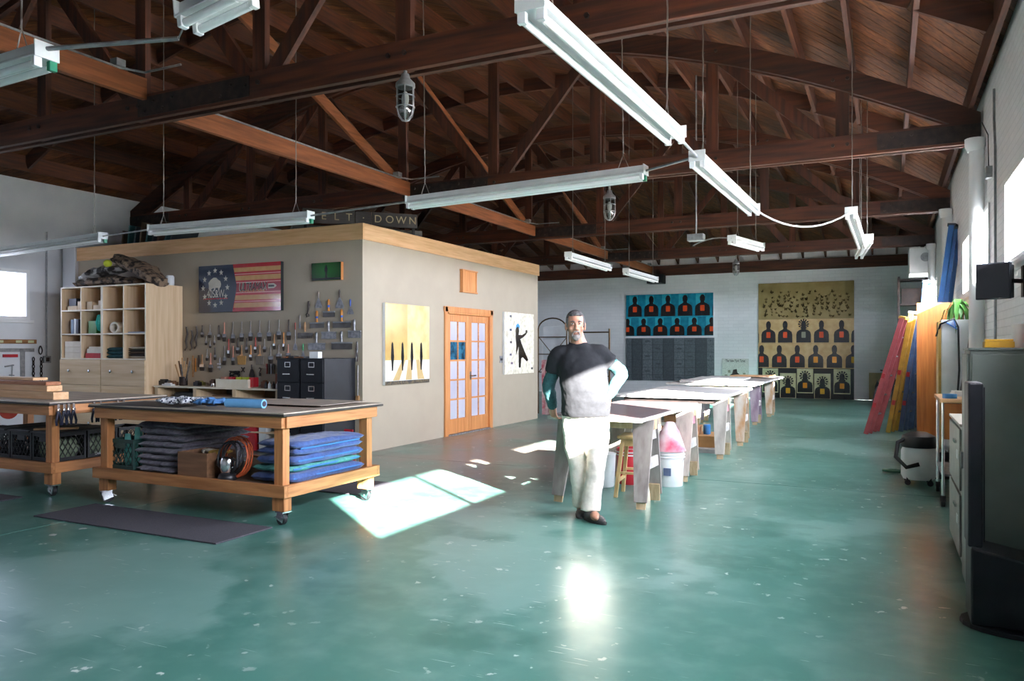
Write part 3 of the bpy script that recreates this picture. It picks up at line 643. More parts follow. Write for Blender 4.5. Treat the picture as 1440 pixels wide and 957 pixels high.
# ================================================================ cubby cabinets
CY0, CY1 = 7.98, 8.655
def cubby(label, x0, x1):
    t = thing('storage_cabinet', label, 'cabinet', ((x0 + x1) / 2, CY0, 0), group='birch cubby cabinets')
    w = x1 - x0; h = 2.44; a = w / 2; d = CY1 - CY0; th = .02; body = MB()
    body.box(-a, -a + th, .004, d, .02, h).box(a - th, a, .004, d, .02, h).box(-a + th, a - th, .004, d, h - th, h).box(-a + th, a - th, d - .01, d, .02, h - th)
    body.box(-a + th, a - th, .004, d - .01, 1.28, 1.30).box(-a + th, a - th, .03, d - .01, .02, .04)
    body.build('body', ply_z, t, bevel=.001)
    sh = MB().box(-th / 2, th / 2, .004, d - .011, 1.3, h - th)
    sh.build('divider', ply_z, t)
    for z in (1.68, 2.06):
        for s0, s1 in ((-a + th, -th / 2), (th / 2, a - th)): MB().box(s0, s1, .004, d - .011, z - .01, z + .01).build('shelf', ply_x, t)
    e = MB().box(-a, a, 0, .004, h - th, h).box(-a, -a + th, 0, .004, 1.28, h - th).box(a - th, a, 0, .004, 1.28, h - th).box(-th / 2, th / 2, 0, .004, 1.3, h - th).box(-a + th, a - th, 0, .004, 1.28, 1.3)
    for z in (1.68, 2.06): e.box(-a + th, a - th, -.0, .0039, z - .01, z + .01)
    e.build('edge_band', plywhite, t)
    for z0, z1 in ((.88, 1.275), (.47, .875), (.05, .465)):
        dd = MB().box(-a + .003, a - .003, -.02, .0035, z0, z1).build('drawer', ply_x, t, bevel=.002)
        for s in (-1, 1): MB(Matrix.Translation((s * a * .5, -.021, (z0 + z1) / 2 + .02)) @ Matrix.Rotation(pi / 2, 4, 'X')).lathe([(.009, 0), (.009, .012), (.022, .018), (.024, .026), (.012, .034)], n=14).build('knob', chrome, dd, smooth=50)
    return t
XA, XB_, XC_ = -12.05, -11.05, -10.05
cubby('left birch cubby cabinet with wood blocks and paper boxes on its shelves', XA, XB_ - .004)
cubby('right birch cubby cabinet with teal cloth and rolled paper on its shelves', XB_ + .004, XC_)
paper = mat('cream_paper', 'E8DFD0', 'D8CDBB', rough=.8); navy = mat('navy_box', '2B3344', '232A38', rough=.5); blk = mat('pale_block_wood', 'DFC9A8', 'D0B58F', rough=.6)
tealc = mat('dark_teal_cloth', '1E5258', '164248', rough=.9); grn = mat('green_tin', '4F8A35', '3C6E28', rough=.4); bright_teal = mat('bright_teal_cloth', '2FB5A0', '249484', rough=.7)
cw = (XB_ - XA) / 4; colx = [XA + cw * (2 * k + 1) for k in range(4)]
def item(name, label, cat, c, z, dx, w_, d_, h, m, y=None, rz=0, group=None):
    return solo(name, MB().box(-w_ / 2, w_ / 2, -d_ / 2, d_ / 2, 0, h), m, label, cat, (colx[c] + dx, (CY0 + .12 if y is None else y), z + .0105), rz, group, bevel=.003)
T, Mz, Bz = 2.06, 1.68, 1.2895
item('wood_block', 'flat pale wood block in the top left cubby, under the dark box', 'block', 0, T, -.05, .24, .12, .07, blk)
item('dark_box', 'dark navy box resting on a pale block in the top left cubby', 'box', 0, T + .0705, -.06, .18, .1, .12, navy)
item('wood_block', 'pale stacked wood block at the right of the top left cubby', 'block', 0, T, .14, .12, .12, .14, blk)
for k, (dx, h) in enumerate(((-.13, .13), (.04, .07), (.15, .14))):
    item('wood_block', 'pale wood block in the second top cubby, %s from its left side' % cl_l[k], 'block', 1, T, dx, .13 if k != 1 else .15, .12, h, blk, group='blocks in the second cubby')
for k, (dx, w_, m, h) in enumerate(((-.02, .06, mat('grey_blue_book', '8898AC', '75869A', rough=.6), .23), (.05, .05, whitep, .24), (.11, .05, navy, .23))):
    item('book', ['grey blue book standing in the middle left cubby', 'white book standing beside the grey blue one', 'navy book standing beside the white book'][k], 'book', 0, Mz, dx, w_, .17, h, m, group='books in the middle left cubby')
item('small_block', 'little pale block beside the navy book', 'block', 0, Mz, .18, .06, .06, .06, blk)
item('green_tin', 'square green tin in the middle cubby', 'tin', 1, Mz, -.05, .19, .13, .2, grn)
solo('teal_cloth', MB().pad(.11, .2, .3, 0, 33, .03, 10, 10, 3), bright_teal, 'bright teal cloth bunched beside the green tin', 'cloth', (colx[1] + .15, CY0 + .14, Mz + .03), smooth=70)
t = thing('felt_roll', 'cream roll with open end in the middle right cubby', 'roll', (colx[2], CY0 + .2, Mz + .1), 0)
pts = [(.09 * cos(a), .075 * sin(a)) for a in [2 * pi * k / 24 for k in range(24)]]
ro = MB()
for k in range(24):
    a0, a1 = 2 * pi * k / 24, 2 * pi * (k + 1) / 24
    ro.add([(r_ * 1.25 * cos(a), y_, r_ * sin(a)) for a in (a0, a1) for y_ in (-.17, .2) for r_ in (.062, .085)], [(0, 1, 5, 4), (2, 6, 7, 3), (0, 4, 6, 2), (1, 3, 7, 5)])
ro.build('roll_wrap', paper, t, smooth=60); MB().box(-.2, .19, -.17, .2, -.0885, -.084).build('roll_tail', paper, t)
item('grey_sheet', 'flat grey sheet in the middle far right cubby', 'sheet', 3, Mz, 0, .42, .3, .02, mat('slate_sheet', '8B93A2', rough=.6), y=CY0 + .2)
for k in range(3): item('paper_box', 'cream paper box in the lower left cubby, %s of three' % ['lowest', 'middle', 'topmost'][k], 'box', 0, Bz + .09 * k, 0, .4, .25, .088, paper, y=CY0 + .16, group='paper boxes in the lower left cubby')
item('red_box', 'flat red and white printed box in the lower second cubby', 'box', 1, Bz, 0, .38, .25, .08, red, y=CY0 + .16)
item('paper_box', 'cream box lying on the red box', 'box', 1, Bz + .081, .02, .35, .25, .07, paper, y=CY0 + .16)
item('paper_stack', 'loose cream paper on top of the box over the red box', 'paper', 1, Bz + .152, .03, .3, .22, .03, paper, y=CY0 + .16, rz=.05)
for k in range(3): solo('folded_cloth', MB().pad(.42, .3, .055, 0, 44 + k, .006, 14, 10, 10), tealc, 'folded dark teal cloth in the lower third cubby, %s of three' % ['lowest', 'middle', 'topmost'][k], 'cloth', (colx[2], CY0 + .2, Bz + .0115 + .057 * k), group='dark teal cloths', smooth=60)
fold = [mat('brown_felt', '6B5442', '574434', rough=.9), mat('cream_felt', 'D8CCB8', 'C6B9A4', rough=.9), mat('dark_felt', '3A332E', rough=.9)]
for k in range(5): solo('folded_felt', MB().pad(.41, .3, .034, 0, 54 + k, .005, 14, 10, 10), fold[[1, 2, 0, 2, 1][k]], '%s folded felt in the lower far right cubby, %s from the bottom' % (['cream', 'dark', 'brown', 'dark', 'cream'][k], cl_l[k]), 'cloth', (colx[3], CY0 + .2, Bz + .0115 + .0355 * k), group='folded felts', smooth=60)
item('teal_sheet', 'thin teal corner of cloth in the top third cubby', 'cloth', 2, T, .19, .04, .1, .07, teal)
# bark-like slabs on top
bark = mat('weathered_bark', '8A745E', '241C17', rough=.8, scale=11, bump=1.0, lo=.45, hi=.58)
barkg = mat('silvery_bark', 'B4B2AE', '2A2624', rough=.4, scale=9, bump=.8, metal=.2, lo=.45, hi=.58)
def slab(label, loc, rot, L_, w_, h, m, seed):
    b = MB(); n_ = 16; vs = []; fs = []; ring = 12
    for i in range(n_ + 1):
        u = i / n_
        for k in range(ring):
            a = 2 * pi * k / ring; q = 1 + .45 * noise.noise(Vector((u * 5 + seed, cos(a) * 1.3, sin(a) * 1.3)))
            e = .6 + .4 * math.sin(pi * min(1, max(0, u * .9 + .08)))
            vs.append(((u - .5) * L_, cos(a) * w_ / 2 * q * e, (sin(a) * .5 + .5) * h * q * e))
    for i in range(n_):
        for k in range(ring): a = i * ring + k; c = i * ring + (k + 1) % ring; fs.append((a, c, c + ring, a + ring))
    fs += [tuple(range(ring))[::-1], tuple(range(n_ * ring, (n_ + 1) * ring))]
    return solo('bark_slab', b.add(vs, fs), m, label, 'driftwood', loc, 0, 'bark slabs on the cabinets', smooth=40, rot=rot)
slab('dark bark slab lying flat along the cabinet top', (-11.3, 8.3, 2.45), (0, 0, .05), 1.3, .4, .17, bark, 1)
slab('silvery bark piece lying over the flat slab', (-11.35, 8.25, 2.6), (0, -.18, .1), .9, .35, .18, barkg, 7)
slab('big brown bark slab leaning down to the right on the cabinet top', (-10.62, 8.3, 2.62), (0, .36, -.1), 1.25, .42, .2, bark, 13)
solo('tennis_ball', MB().ell((0, 0, .06), (.07, .06, .06), 16, 10), mat('yellow_ball', 'C9D23A', 'B4BE2E', rough=.8), 'yellow green ball wedged between the bark pieces', 'ball', (-11.1, 8.12, 2.74), smooth=80)
solo('white_jar', MB().lathe([(.06, 0), (.065, .02), (.065, .14), (.05, .16)], n=16), whitep, 'small white pot beside the leaning bark slab', 'pot', (-10.15, 8.5, 2.44), smooth=40)
# red hose loop at the cabinet side
pts = [(.09 * cos(a), 0, .62 + .22 * sin(a)) for a in [pi * k / 14 for k in range(15)]]
solo('red_hose', MB().tube([(.1, 0, 0)] + pts + [(-.1, 0, 0)], .022, 10), mat('dark_red_hose', '7A2E2A', '66241F', rough=.5), 'dark red hose loop standing at the left side of the cabinet', 'hose', (-12.3, 8.2, 0), smooth=60)
# ================================================================ wall counter
KX0, KX1, KY0 = -9.98, -7.52, 8.06
t = thing('long_counter', 'long birch counter with open bays under the hanging tools', 'counter', ((KX0 + KX1) / 2, KY0, 0))
a = (KX1 - KX0) / 2; d = 8.65 - KY0
MB().box(-a, a, 0, d, .87, .892).build('worktop', plywhite, t, bevel=.002)
for x in (-a + .05, -a / 3 + .04, a / 3, a - .02): MB().box(x - .035, x + .035, .01, d, .02, .869).build('upright', ply_z, t)
MB().box(-a + .09, a - .06, .02, d - .02, .27, .29).build('shelf', ply_x, t); MB().box(-a + .09, a - .06, d - .012, d, .29, .868).build('back_panel', mat('shadow_board', '6B5B49', rough=.8), t)
KT = .8925
p = at_y(297, 540, 8.2); wb = openbox('long_tray', 'long pale wooden tray on the wall counter', (at_y(333, 540, 8.2).x, 8.2, KT), .62, .2, .12, plywhite)
for k, (px, m, lb) in enumerate(((317, mat('salmon_carton', 'B98068', rough=.6), 'salmon carton at the left of the wooden tray'), (328, red, 'small red carton in the wooden tray'), (338, mat('lime_carton', 'C8C93A', rough=.5), 'lime carton in the wooden tray, left of two'), (347, mat('lime_carton_two', 'B6C23A', rough=.5), 'lime carton in the wooden tray, right of two'), (357, red, 'red carton at the right end of the wooden tray'))):
    q = at_y(px, 532, 8.2); solo('small_carton', MB().box(-.04, .04, -.05, .05, 0, .135), m, lb, 'carton', (q.x, 8.2, KT + .015), group='cartons in the wooden tray', bevel=.003)
jarx = at_y(258, 535, 8.3).x
t = thing('brush_pot', 'dark metal pot on the counter holding stirring sticks', 'pot', (jarx, 8.3, KT))
MB().lathe([(.06, 0), (.062, .01), (.062, .13), (.056, .132), (.054, .02)], n=20).build('pot_body', steel_dark, t, smooth=40)
for k in range(8):
    a0 = -1 + 2 * k / 7; m = [pine, mat('brown_stick', '7B5A3E', rough=.7), pine, steel][k % 4]
    solo('stir_stick', MB().beam((a0 * .03, .02 * (k % 2) - .01, 0), (a0 * .14, .03 * (k % 3) - .03, .3 + .05 * (k % 3)), .028, .005, (0, 1, 0)), m, '%s stick standing in the dark pot, %s from the left' % (['pale', 'brown', 'pale', 'steel'][k % 4], cl_l[k]), 'stick', (jarx, 8.3, KT + .02), group='sticks in the brush pot')
ctr = [(230, .18, .12, .07, black, 'black tool case at the left end of the counter'), (238, .12, .08, .04, steel, 'steel plane beside the black case'), (243, .12, .1, .05, boxw, 'brown wood block in front of the brush pot'), (247, .2, .08, .025, whitep, 'white tray at the front edge of the counter'), (270, .12, .09, .05, mat('olive_box', '7A7438', rough=.6), 'olive box behind the counter tools'), (277, .1, .08, .06, black, 'small black drill block on the counter'), (288, .09, .07, .08, mat('brown_tin', '5B4030', rough=.5), 'brown tin on the counter middle'), (300, .09, .08, .1, black, 'black battery charger on the counter'), (311, .07, .07, .09, mat('orange_tin', 'C0662E', rough=.5), 'orange tin left of the wooden tray'), (372, .08, .08, .09, mat('brown_jar', '7A4A2A', rough=.4), 'brown jar right of the wooden tray'), (383, .14, .06, .2, mat('terracotta_block', '9A6650', rough=.7), 'terracotta coloured block by the filing cabinet')]
for px, w_, d_, h, m, lb in ctr:
    q = at_y(px, 540, 8.26); b = MB().box(-w_ / 2, w_ / 2, -d_ / 2, d_ / 2, 0, h); b.box(-w_ * .3, w_ * .3, -d_ * .3, d_ * .3, h, h + .018)
    solo('counter_item', b, m, lb, 'tool', (q.x, 8.13 if px == 247 else (8.42 if px in (270, 288, 383, 300) else 8.27), KT), .0, bevel=.005)
solo('small_lamp', MB().lathe([(.03, 0), (.034, .01), (.03, .05), (.012, .06)], n=14), chrome, 'little shiny chrome cup at the front of the counter', 'cup', (at_y(300, 542, 8.12).x, 8.12, KT), smooth=50)
for k, px in enumerate((374, 379, 385, 390)):
    q = at_y(px, 540, 8.14); solo('glue_bottle', MB().lathe([(.02, 0), (.022, .01), (.022, .06), (.008, .08), (.006, .1)], n=12), [black, whitep, steel_dark, whitep][k], '%s small bottle at the right end of the counter, %s from the tray' % (['black', 'white', 'dark', 'cream'][k], cl_l[k]), 'bottle', (q.x, 8.14, KT), group='small bottles on the counter', smooth=50)
for k, (x, w_, h, m, lb) in enumerate(((-9.45, .5, .48, black, 'black equipment case in the left bay of the counter'), (-8.72, .42, .46, boxw, 'brown wooden box in the middle bay of the counter'), (-7.95, .5, .42, mat('grey_print_stack', '8E959A', '6E757A', rough=.6), 'grey stack of prints in the right bay of the counter'))):
    b = MB().box(-w_ / 2, w_ / 2, -.18, .18, 0, h); b.box(-w_ * .48, w_ * .48, -.17, .17, h, h + .02)
    solo('bay_box', b, m, lb, 'box', (x, 8.38, .292), bevel=.004)
# ================================================================ filing cabinets
def filing(label, x0, x1):
    t = thing('filing_cabinet', label, 'cabinet', ((x0 + x1) / 2, 7.97, 0), group='black filing cabinets'); a = (x1 - x0) / 2
    MB().box(-a, a, .016, .67, .015, 1.32).build('body', blackm, t, bevel=.004)
    for k in range(4):
        z0 = .05 + k * .317; dd = MB().box(-a + .012, a - .012, 0, .0155, z0, z0 + .305).build('drawer', blackm, t, bevel=.005)
        h = MB().box(-.06, .06, -.035, -.022, z0 + .1, z0 + .118).box(-.06, -.05, -.022, -.0005, z0 + .1, z0 + .118).box(.05, .06, -.022, -.0005, z0 + .1, z0 + .118); h.build('handle', chrome, dd, bevel=.003)
        l = MB().box(-.05, .05, -.006, -.0005, z0 + .2, z0 + .21).box(-.05, .05, -.006, -.0005, z0 + .26, z0 + .27).box(-.05, -.04, -.006, -.0005, z0 + .21, z0 + .26).box(.04, .05, -.006, -.0005, z0 + .21, z0 + .26); l.build('label_holder', chrome, dd)
    return t
filing('left black four-drawer filing cabinet beside the counter', -7.46, -7.06)
filing('right black four-drawer filing cabinet nearest the office corner', -7.05, -6.65)
for k, (px, w_, d_, h, m, lb) in enumerate(((404, .08, .1, .02, mat('copper_tin', 'A5633E', rough=.4), 'flat copper tin on the left filing cabinet'), (413, .09, .1, .03, black, 'black block on the filing cabinets'), (424, .16, .12, .02, boxw, 'brown board on the right filing cabinet'), (433, .08, .1, .025, steel, 'steel plate on the right filing cabinet'), (444, .13, .12, .09, whitep, 'white box on the right filing cabinet'))):
    q = at_y(px, 500, 8.2); solo('cabinet_top_item', MB().box(-w_ / 2, w_ / 2, -d_ / 2, d_ / 2, 0, h), m, lb, 'box', (q.x, 8.2, 1.3205), .1 * (k - 2), bevel=.004)
# ================================================================ tools and pictures on the office walls
WP = OY - .004
toolwood = mat('tan_handle_wood', 'B98E62', '9C7148', rough=.5, scale=20); greyhandle = mat('grey_worn_handle', '8E8882', '6E6862', rough=.5, scale=20); darkh = mat('dark_handle', '3A322E', '4A403A', rough=.5)
redh = mat('red_handle', 'A83E2E', '8E3024', rough=.4); orangeh = mat('orange_handle', 'D08A3C', 'BB7630', rough=.35); blueh = mat('blue_handle', '2C5FC4', '2450A8', rough=.35); greenh = mat('green_handle', '2EA86A', '269058', rough=.35); pinkh = mat('salmon_handle', 'C88A72', 'B0745E', rough=.45)
darkbr = mat('black_bristle', '2A2522', '4A3F36', rough=.8, st=(60, 60, 2), bump=.5); tanbr = mat('straw_bristle', 'C2995C', 'A67E44', rough=.85, st=(60, 60, 2), bump=.6); greybr = mat('grey_bristle', '8C8478', '6E675E', rough=.85, st=(60, 60, 2), bump=.6)
HM = {'wood': toolwood, 'grey': greyhandle, 'dark': darkh, 'red': redh, 'orange': orangeh, 'blue': blueh, 'green': greenh, 'salmon': pinkh}
HN = {'wood': 'tan wooden', 'grey': 'weathered grey', 'dark': 'dark', 'red': 'red', 'orange': 'orange', 'blue': 'blue', 'green': 'green', 'salmon': 'salmon pink'}
def brush(label, px, y0, y1, wpx, hm, br=None, fer=None, share=(.6, .18), group='paint brushes on the office wall'):
    a = at_y(px, y0, WP); b_ = at_y(px, y1, WP); L_ = a.z - b_.z; w = .78 * abs(at_y(px + wpx / 2, y0, WP).x - at_y(px - wpx / 2, y0, WP).x)
    t = thing('paint_brush', label, 'brush', (a.x, WP - .016, b_.z), group=group)
    zf = L_ * (1 - share[0]); zb = zf - L_ * share[1]
    MB().tube([(0, 0, L_), (0, 0, L_ * .97), (0, 0, L_ * .8), (0, 0, zf + L_ * .1), (0, 0, zf)], [(.006, .005), (.011, .007), (.009, .007), (.013, .008), (w * .42, .009)], 10).build('handle', HM[hm], t, smooth=60)
    MB().box(-w / 2, w / 2, -.011, .011, zb, zf).build('ferrule', fer or steel, t, bevel=.003)
    MB().beam((0, 0, zb), (0, 0, 0), w * .98, .02, (0, 1, 0), w * .9, .008).build('bristles', br or darkbr, t)
rows = [
    ('top', [(285.6, 457, 474, 5, 'dark'), (296.3, 456, 475, 5, 'grey'), (309, 457, 478, 5, 'dark'), (316.6, 453, 480, 6, 'salmon'), (328.7, 452, 482, 6, 'grey'), (341, 452, 480, 6.5, 'grey'), (353.5, 451, 479, 6.5, 'grey'), (366.3, 450, 480, 7, 'grey'), (379.5, 450, 479, 7, 'grey'), (393.4, 449, 477, 7, 'grey'), (407.3, 449, 478, 7, 'dark')]),
    ('second', [(291, 472, 485, 3, 'grey'), (302.7, 471, 485, 3, 'grey'), (296.8, 478, 489, 3, 'grey'), (322.7, 476, 503, 4, 'red'), (335.6, 475, 497, 5.5, 'dark'), (348, 475, 496, 4, 'dark'), (360.5, 474, 496, 4.5, 'red'), (373, 476, 495, 5, 'grey'), (386.8, 470, 491, 4, 'wood'), (400, 467, 493, 3, 'orange')]),
    ('third', [(292.4, 490, 507, 4, 'grey'), (303.4, 488, 506, 3.5, 'dark'), (317, 486, 513, 4.5, 'grey'), (329, 486, 513, 5, 'salmon'), (353.9, 485, 507, 5, 'orange'), (381.7, 485, 511, 8, 'grey'), (393.1, 484, 506, 9, 'grey'), (406.4, 484, 504, 8, 'salmon')]),
    ('lowest', [(285.5, 498, 521, 8, 'wood'), (297.3, 496, 523, 6.5, 'salmon')]),
]
for rn, L_ in rows:
    for i, (px, y0, y1, w_, hm) in enumerate(L_):
        brush('%s handled paint brush, %s from the left in the %s row of brushes' % (HN[hm], ORD[i + 1], rn), px, y0, y1, w_, hm, fer=chrome if hm in ('red', 'orange', 'wood') else steel)
brush('wide straw block brush with tan handle among the hanging brushes', 341, 485, 512.5, 15, 'wood', tanbr, tanbr, (.55, .1), 'wide block brushes')
brush('wide grey block brush beside the straw one', 366.5, 485, 512.5, 15, 'wood', greybr, greybr, (.55, .1), 'wide block brushes')
def hung(name, label, cat, px, py, fn, group=None):
    p = at_y(px, py, WP); t = thing(name, label, cat, (p.x, WP, p.z), group=group); fn(t); return t
K = .0118                                               # metres per pixel on this wall, near enough
def knife_tri(hm, hl, bl, w_):
    def fn(t):
        MB().tube([(0, -.014, 0), (0, -.014, -hl * .3), (0, -.014, -hl)], [.007, .012, .008], 10).build('handle', HM[hm], t, smooth=60)
        MB().prism([(-.01, -hl), (-w_ / 2, -hl - bl * .8), (-w_ / 2, -hl - bl), (w_ / 2, -hl - bl), (w_ / 2, -hl - bl * .8), (.01, -hl)], lambda u, v, d: (u, -.012 + d, v), 0, .003).build('blade', steel, t)
    return fn
X = lambda u: 380 + u / 5.314
Yv = lambda v: 350 + v / 5.314
hung('putty_knife', 'broad triangular scraper with steel handle, left of the two at the top', 'scraper', X(365), Yv(315), knife_tri('grey', .1, .14, .13), 'triangular scrapers')
hung('putty_knife', 'broad triangular scraper with dark red handle, right of the two at the top', 'scraper', X(523), Yv(303), knife_tri('dark', .11, .15, .15), 'triangular scrapers')
hung('putty_knife', 'small triangular scraper with blue handle near the wall corner', 'scraper', X(603), Yv(375), knife_tri('blue', .1, .11, .11), 'triangular scrapers')
def taping(hm, hl, bl, w_, blm=None, band=False):
    def fn(t):
        MB().tube([(0, -.02, 0), (0, -.02, -.02), (0, -.02, -hl * .45), (0, -.02, -hl * .8), (0, -.02, -hl)], [.008, .018, .019, .013, .02], 12).build('handle', HM[hm] if isinstance(hm, str) else hm, t, smooth=60)
        if band: MB().cyl((0, -.02, -hl * .5), (0, -.02, -hl * .68), .0195, .016, 12).build('blue_band', blueh, t, smooth=50)
        MB().box(-w_ / 2, w_ / 2, -.026, -.006, -hl - .02, -hl).build('blade_back', galv, t, bevel=.003)
        MB().box(-w_ / 2, w_ / 2, -.017, -.014, -hl - .02 - bl, -hl - .02).build('blade', blm or steel, t)
    return fn
dsteel = mat('dark_blade_steel', '55524F', '6A6662', rough=.4, metal=.8)
for (u, v0, v1, v2, w_, hm, m, bd, lb) in ((443, 375, 462, 505, 90, 'orange', dsteel, True, 'orange handled taping knife, uppermost of the three'), (355, 460, 545, 588, 112, 'orange', dsteel, True, 'orange handled taping knife above the two left steel ones'), (540, 450, 538, 585, 135, 'orange', dsteel, True, 'wide orange handled taping knife by the grey putty knives'), (443, 535, 615, 672, 115, 'grey', None, False, 'steel handled taping knife between the orange ones'), (635, 525, 605, 662, 95, 'grey', None, False, 'bright steel taping knife nearest the wall corner'), (352, 620, 700, 755, 135, 'grey', None, False, 'wide steel taping knife above the filing cabinets'), (540, 612, 692, 748, 157, 'grey', dsteel, False, 'widest dark bladed taping knife above the filing cabinets')):
    hung('taping_knife', lb, 'knife', X(u), Yv(v0), taping(steel if hm == 'grey' else hm, (v1 - v0) / 5.314 * .0103, (v2 - v1) / 5.314 * .0078, w_ / 5.314 * .0123, m, bd), 'taping knives')
def trowel(t):
    MB().tube([(0, -.022, 0), (0, -.022, -.06), (0, -.022, -.14)], [.012, .018, .014], 12).build('handle', toolwood, t, smooth=60)
    b = MB().box(-.14, .14, -.018, -.012, -.2, -.155)
    for k in range(14): b.box(-.14 + .02 * k, -.129 + .02 * k, -.018, -.012, -.235, -.2)
    b.build('comb_blade', dsteel, t)
hung('notched_trowel', 'dark notched spreader with wooden handle left of the taping knives', 'trowel', X(267), Yv(545), trowel)
def longscraper(t):
    MB().tube([(0, -.014, 0), (0, -.014, -.1)], [.01, .008], 8).build('grip', redh, t, smooth=50)
    MB().cyl((0, -.014, -.1), (0, -.014, -.3), .006, n=8).prism([(-.01, -.3), (-.04, -.36), (-.045, -.4), (.045, -.4), (.04, -.36), (.01, -.3)], lambda u, v, d: (u, -.016 + d, v), 0, .004).build('blade', steel, t)
hung('long_scraper', 'long scraper with red grip beside the notched spreader', 'scraper', X(192), Yv(550), longscraper)
hung('putty_knife', 'slim scraper with grey handle above the notched spreader', 'scraper', X(226), Yv(490), knife_tri('grey', .11, .09, .04))
hung('putty_knife', 'small scraper with green handle just over the filing cabinet', 'scraper', X(250), Yv(705), knife_tri('green', .1, .09, .06))
def hooktool(t):
    MB().tube([(0, -.015, 0), (.01, -.015, -.05), (-.005, -.015, -.12), (-.02, -.015, -.17)], [.014, .016, .012, .008], 8).build('grip', darkh, t, smooth=50)
    MB().tube([(-.02, -.015, -.17), (-.045, -.015, -.19), (-.03, -.015, -.225), (.005, -.015, -.215), (.0, -.015, -.18)], .008, 8).build('hook', steel_dark, t, smooth=50)
hung('hook_tool', 'black hooked tool left of the triangular scrapers', 'tool', X(292), Yv(390), hooktool)
def snips(t):
    for s in (-1, 1): MB().tube([(s * .004, -.015, 0), (s * .012, -.015, -.1), (-s * .01, -.015, -.2), (-s * .016, -.015, -.28)], [.006, .008, .012, .006], 8).build('handle' if s < 0 else 'jaw', [darkh, steel][s > 0], t, smooth=50)
hung('tin_snips', 'dark tin snips hanging by the wall corner above the bench', 'snips', X(653), Yv(690), snips)
def thermo(t):
    MB().cyl((0, -.012, 0), (0, -.012, -.42), .007, n=8).build('shaft', galv, t, smooth=50)
    MB().box(-.03, .03, -.03, -.004, -.5, -.42).build('head', toolwood, t, bevel=.006)
hung('long_brush', 'long slim steel rod tool hanging beside the filing cabinet', 'tool', 503.9, 513.5, thermo)
for k, (u, v0, v1) in enumerate(((90, 270, 500), (140, 305, 500), (185, 265, 480))):
    def fn(t, L_=(v1 - v0) / 6.833 * .0112):
        MB().tube([(0, -.015, 0), (.02, -.015, -L_ * .3), (-.015, -.015, -L_ * .6), (.005, -.015, -L_ * .85), (-.03, -.015, -L_ * .98), (-.05, -.015, -L_ * .9)], [.012, .014, .016, .01, .007, .004], 8).build('strap', darkh, t, smooth=50)
        MB().cyl((0, -.002, .0), (0, -.03, 0), .006, n=8).build('nail', steel, t)
    hung('leather_strap', 'dark twisted strap hanging by the cabinet, %s from the left' % ORD[k + 1], 'strap', 250 + u / 6.833, 420 + v0 / 6.833, fn, 'dark straps beside the cabinet')
for k, (u, v0, v1, m, lb) in enumerate(((150, 545, 750, toolwood, 'long thin pale stick hanging low by the cabinet'), (175, 570, 700, orangeh, 'orange stick hanging beside the long pale one'), (205, 540, 655, darkh, 'dark flat stick hanging beside the orange one'))):
    p = at_y(250 + u / 6.833, 420 + v0 / 6.833, WP); L_ = (v1 - v0) / 6.833 * .0112
    solo('hanging_stick', MB().box(-.014, .014, -.014, -.002, -L_, 0), m, lb, 'stick', (p.x, WP, p.z), group='hanging sticks', bevel=.002)
def axe(t):
    MB().tube([(0, -.015, 0), (0, -.015, -.07)], [.014, .012], 8).build('grip', darkh, t, smooth=50)
    MB().prism([(-.02, -.07), (-.055, -.16), (-.05, -.19), (.05, -.19), (.055, -.16), (.02, -.07)], lambda u, v, d: (u, -.018 + d, v), 0, .006).build('blade', steel_dark, t)
hung('floor_scraper', 'black broad scraper low on the wall under the block brushes', 'scraper', 250 + 718 / 6.833, 420 + 630 / 6.833, axe)
hung('hook_tool', 'small black hook low on the wall beside the broad scraper', 'tool', 250 + 795 / 6.833, 420 + 668 / 6.833, lambda t: (MB().tube([(-.02, -.012, 0), (0, -.012, .01), (.02, -.012, -.01), (0, -.012, -.05), (-.015, -.012, -.06)], .007, 8).build('hook', steel_dark, t, smooth=50), MB().cb((0, -.012, -.09), (.03, .014, .05)).build('block', black, t)))
for s in (0, ):
    p = at_y(250 + 630 / 6.833, 420 + 680 / 6.833, WP)
    solo('cross_bracket', MB().beam((-.03, -.008, -.035), (.03, -.008, .035), .014, .008, (0, 1, 0)).beam((.03, -.0085, -.035), (-.03, -.0085, .035), .014, .008, (0, 1, 0)), steel_dark, 'small dark X shaped bracket low on the wall', 'bracket', p)
p = at_y(250 + 560 / 6.833, 420 + 725 / 6.833, WP)
solo('black_cables', MB().tube([(.1 * cos(a * 1.7) , -.03 + .012 * sin(a * 3.1), .05 * sin(a)) for a in [k * .35 for k in range(60)]], .007, 6), black, 'tangle of black cable hanging over the wooden tray', 'cable', p, smooth=60)
for k, u in enumerate((410, )):
    hung('double_clamp', 'chrome double ended clamp tool above the counter', 'tool', 250 + u / 6.833, 420 + 560 / 6.833, lambda t: (MB().tube([(0, -.015, 0), (0, -.015, -.2)], .007, 8).build('shaft', steel, t, smooth=50), MB().box(-.045, .045, -.03, -.005, -.12, -.09).box(-.04, .04, -.03, -.005, -.17, -.14).build('jaw', chrome, t, bevel=.003)))
for k in range(4):
    p = at_y(376 + k * 3.2, 516, WP)
    solo('small_chisel', MB().box(-.008, .008, -.016, -.002, -.1, 0).box(-.012, .012, -.02, -.002, 0, .05), [redh, darkh, steel, darkh][k], '%s small chisel hanging behind the filing cabinet edge, %s from the left' % (['red', 'dark', 'steel', 'black'][k], ORD[k + 1]), 'chisel', p, group='small chisels')
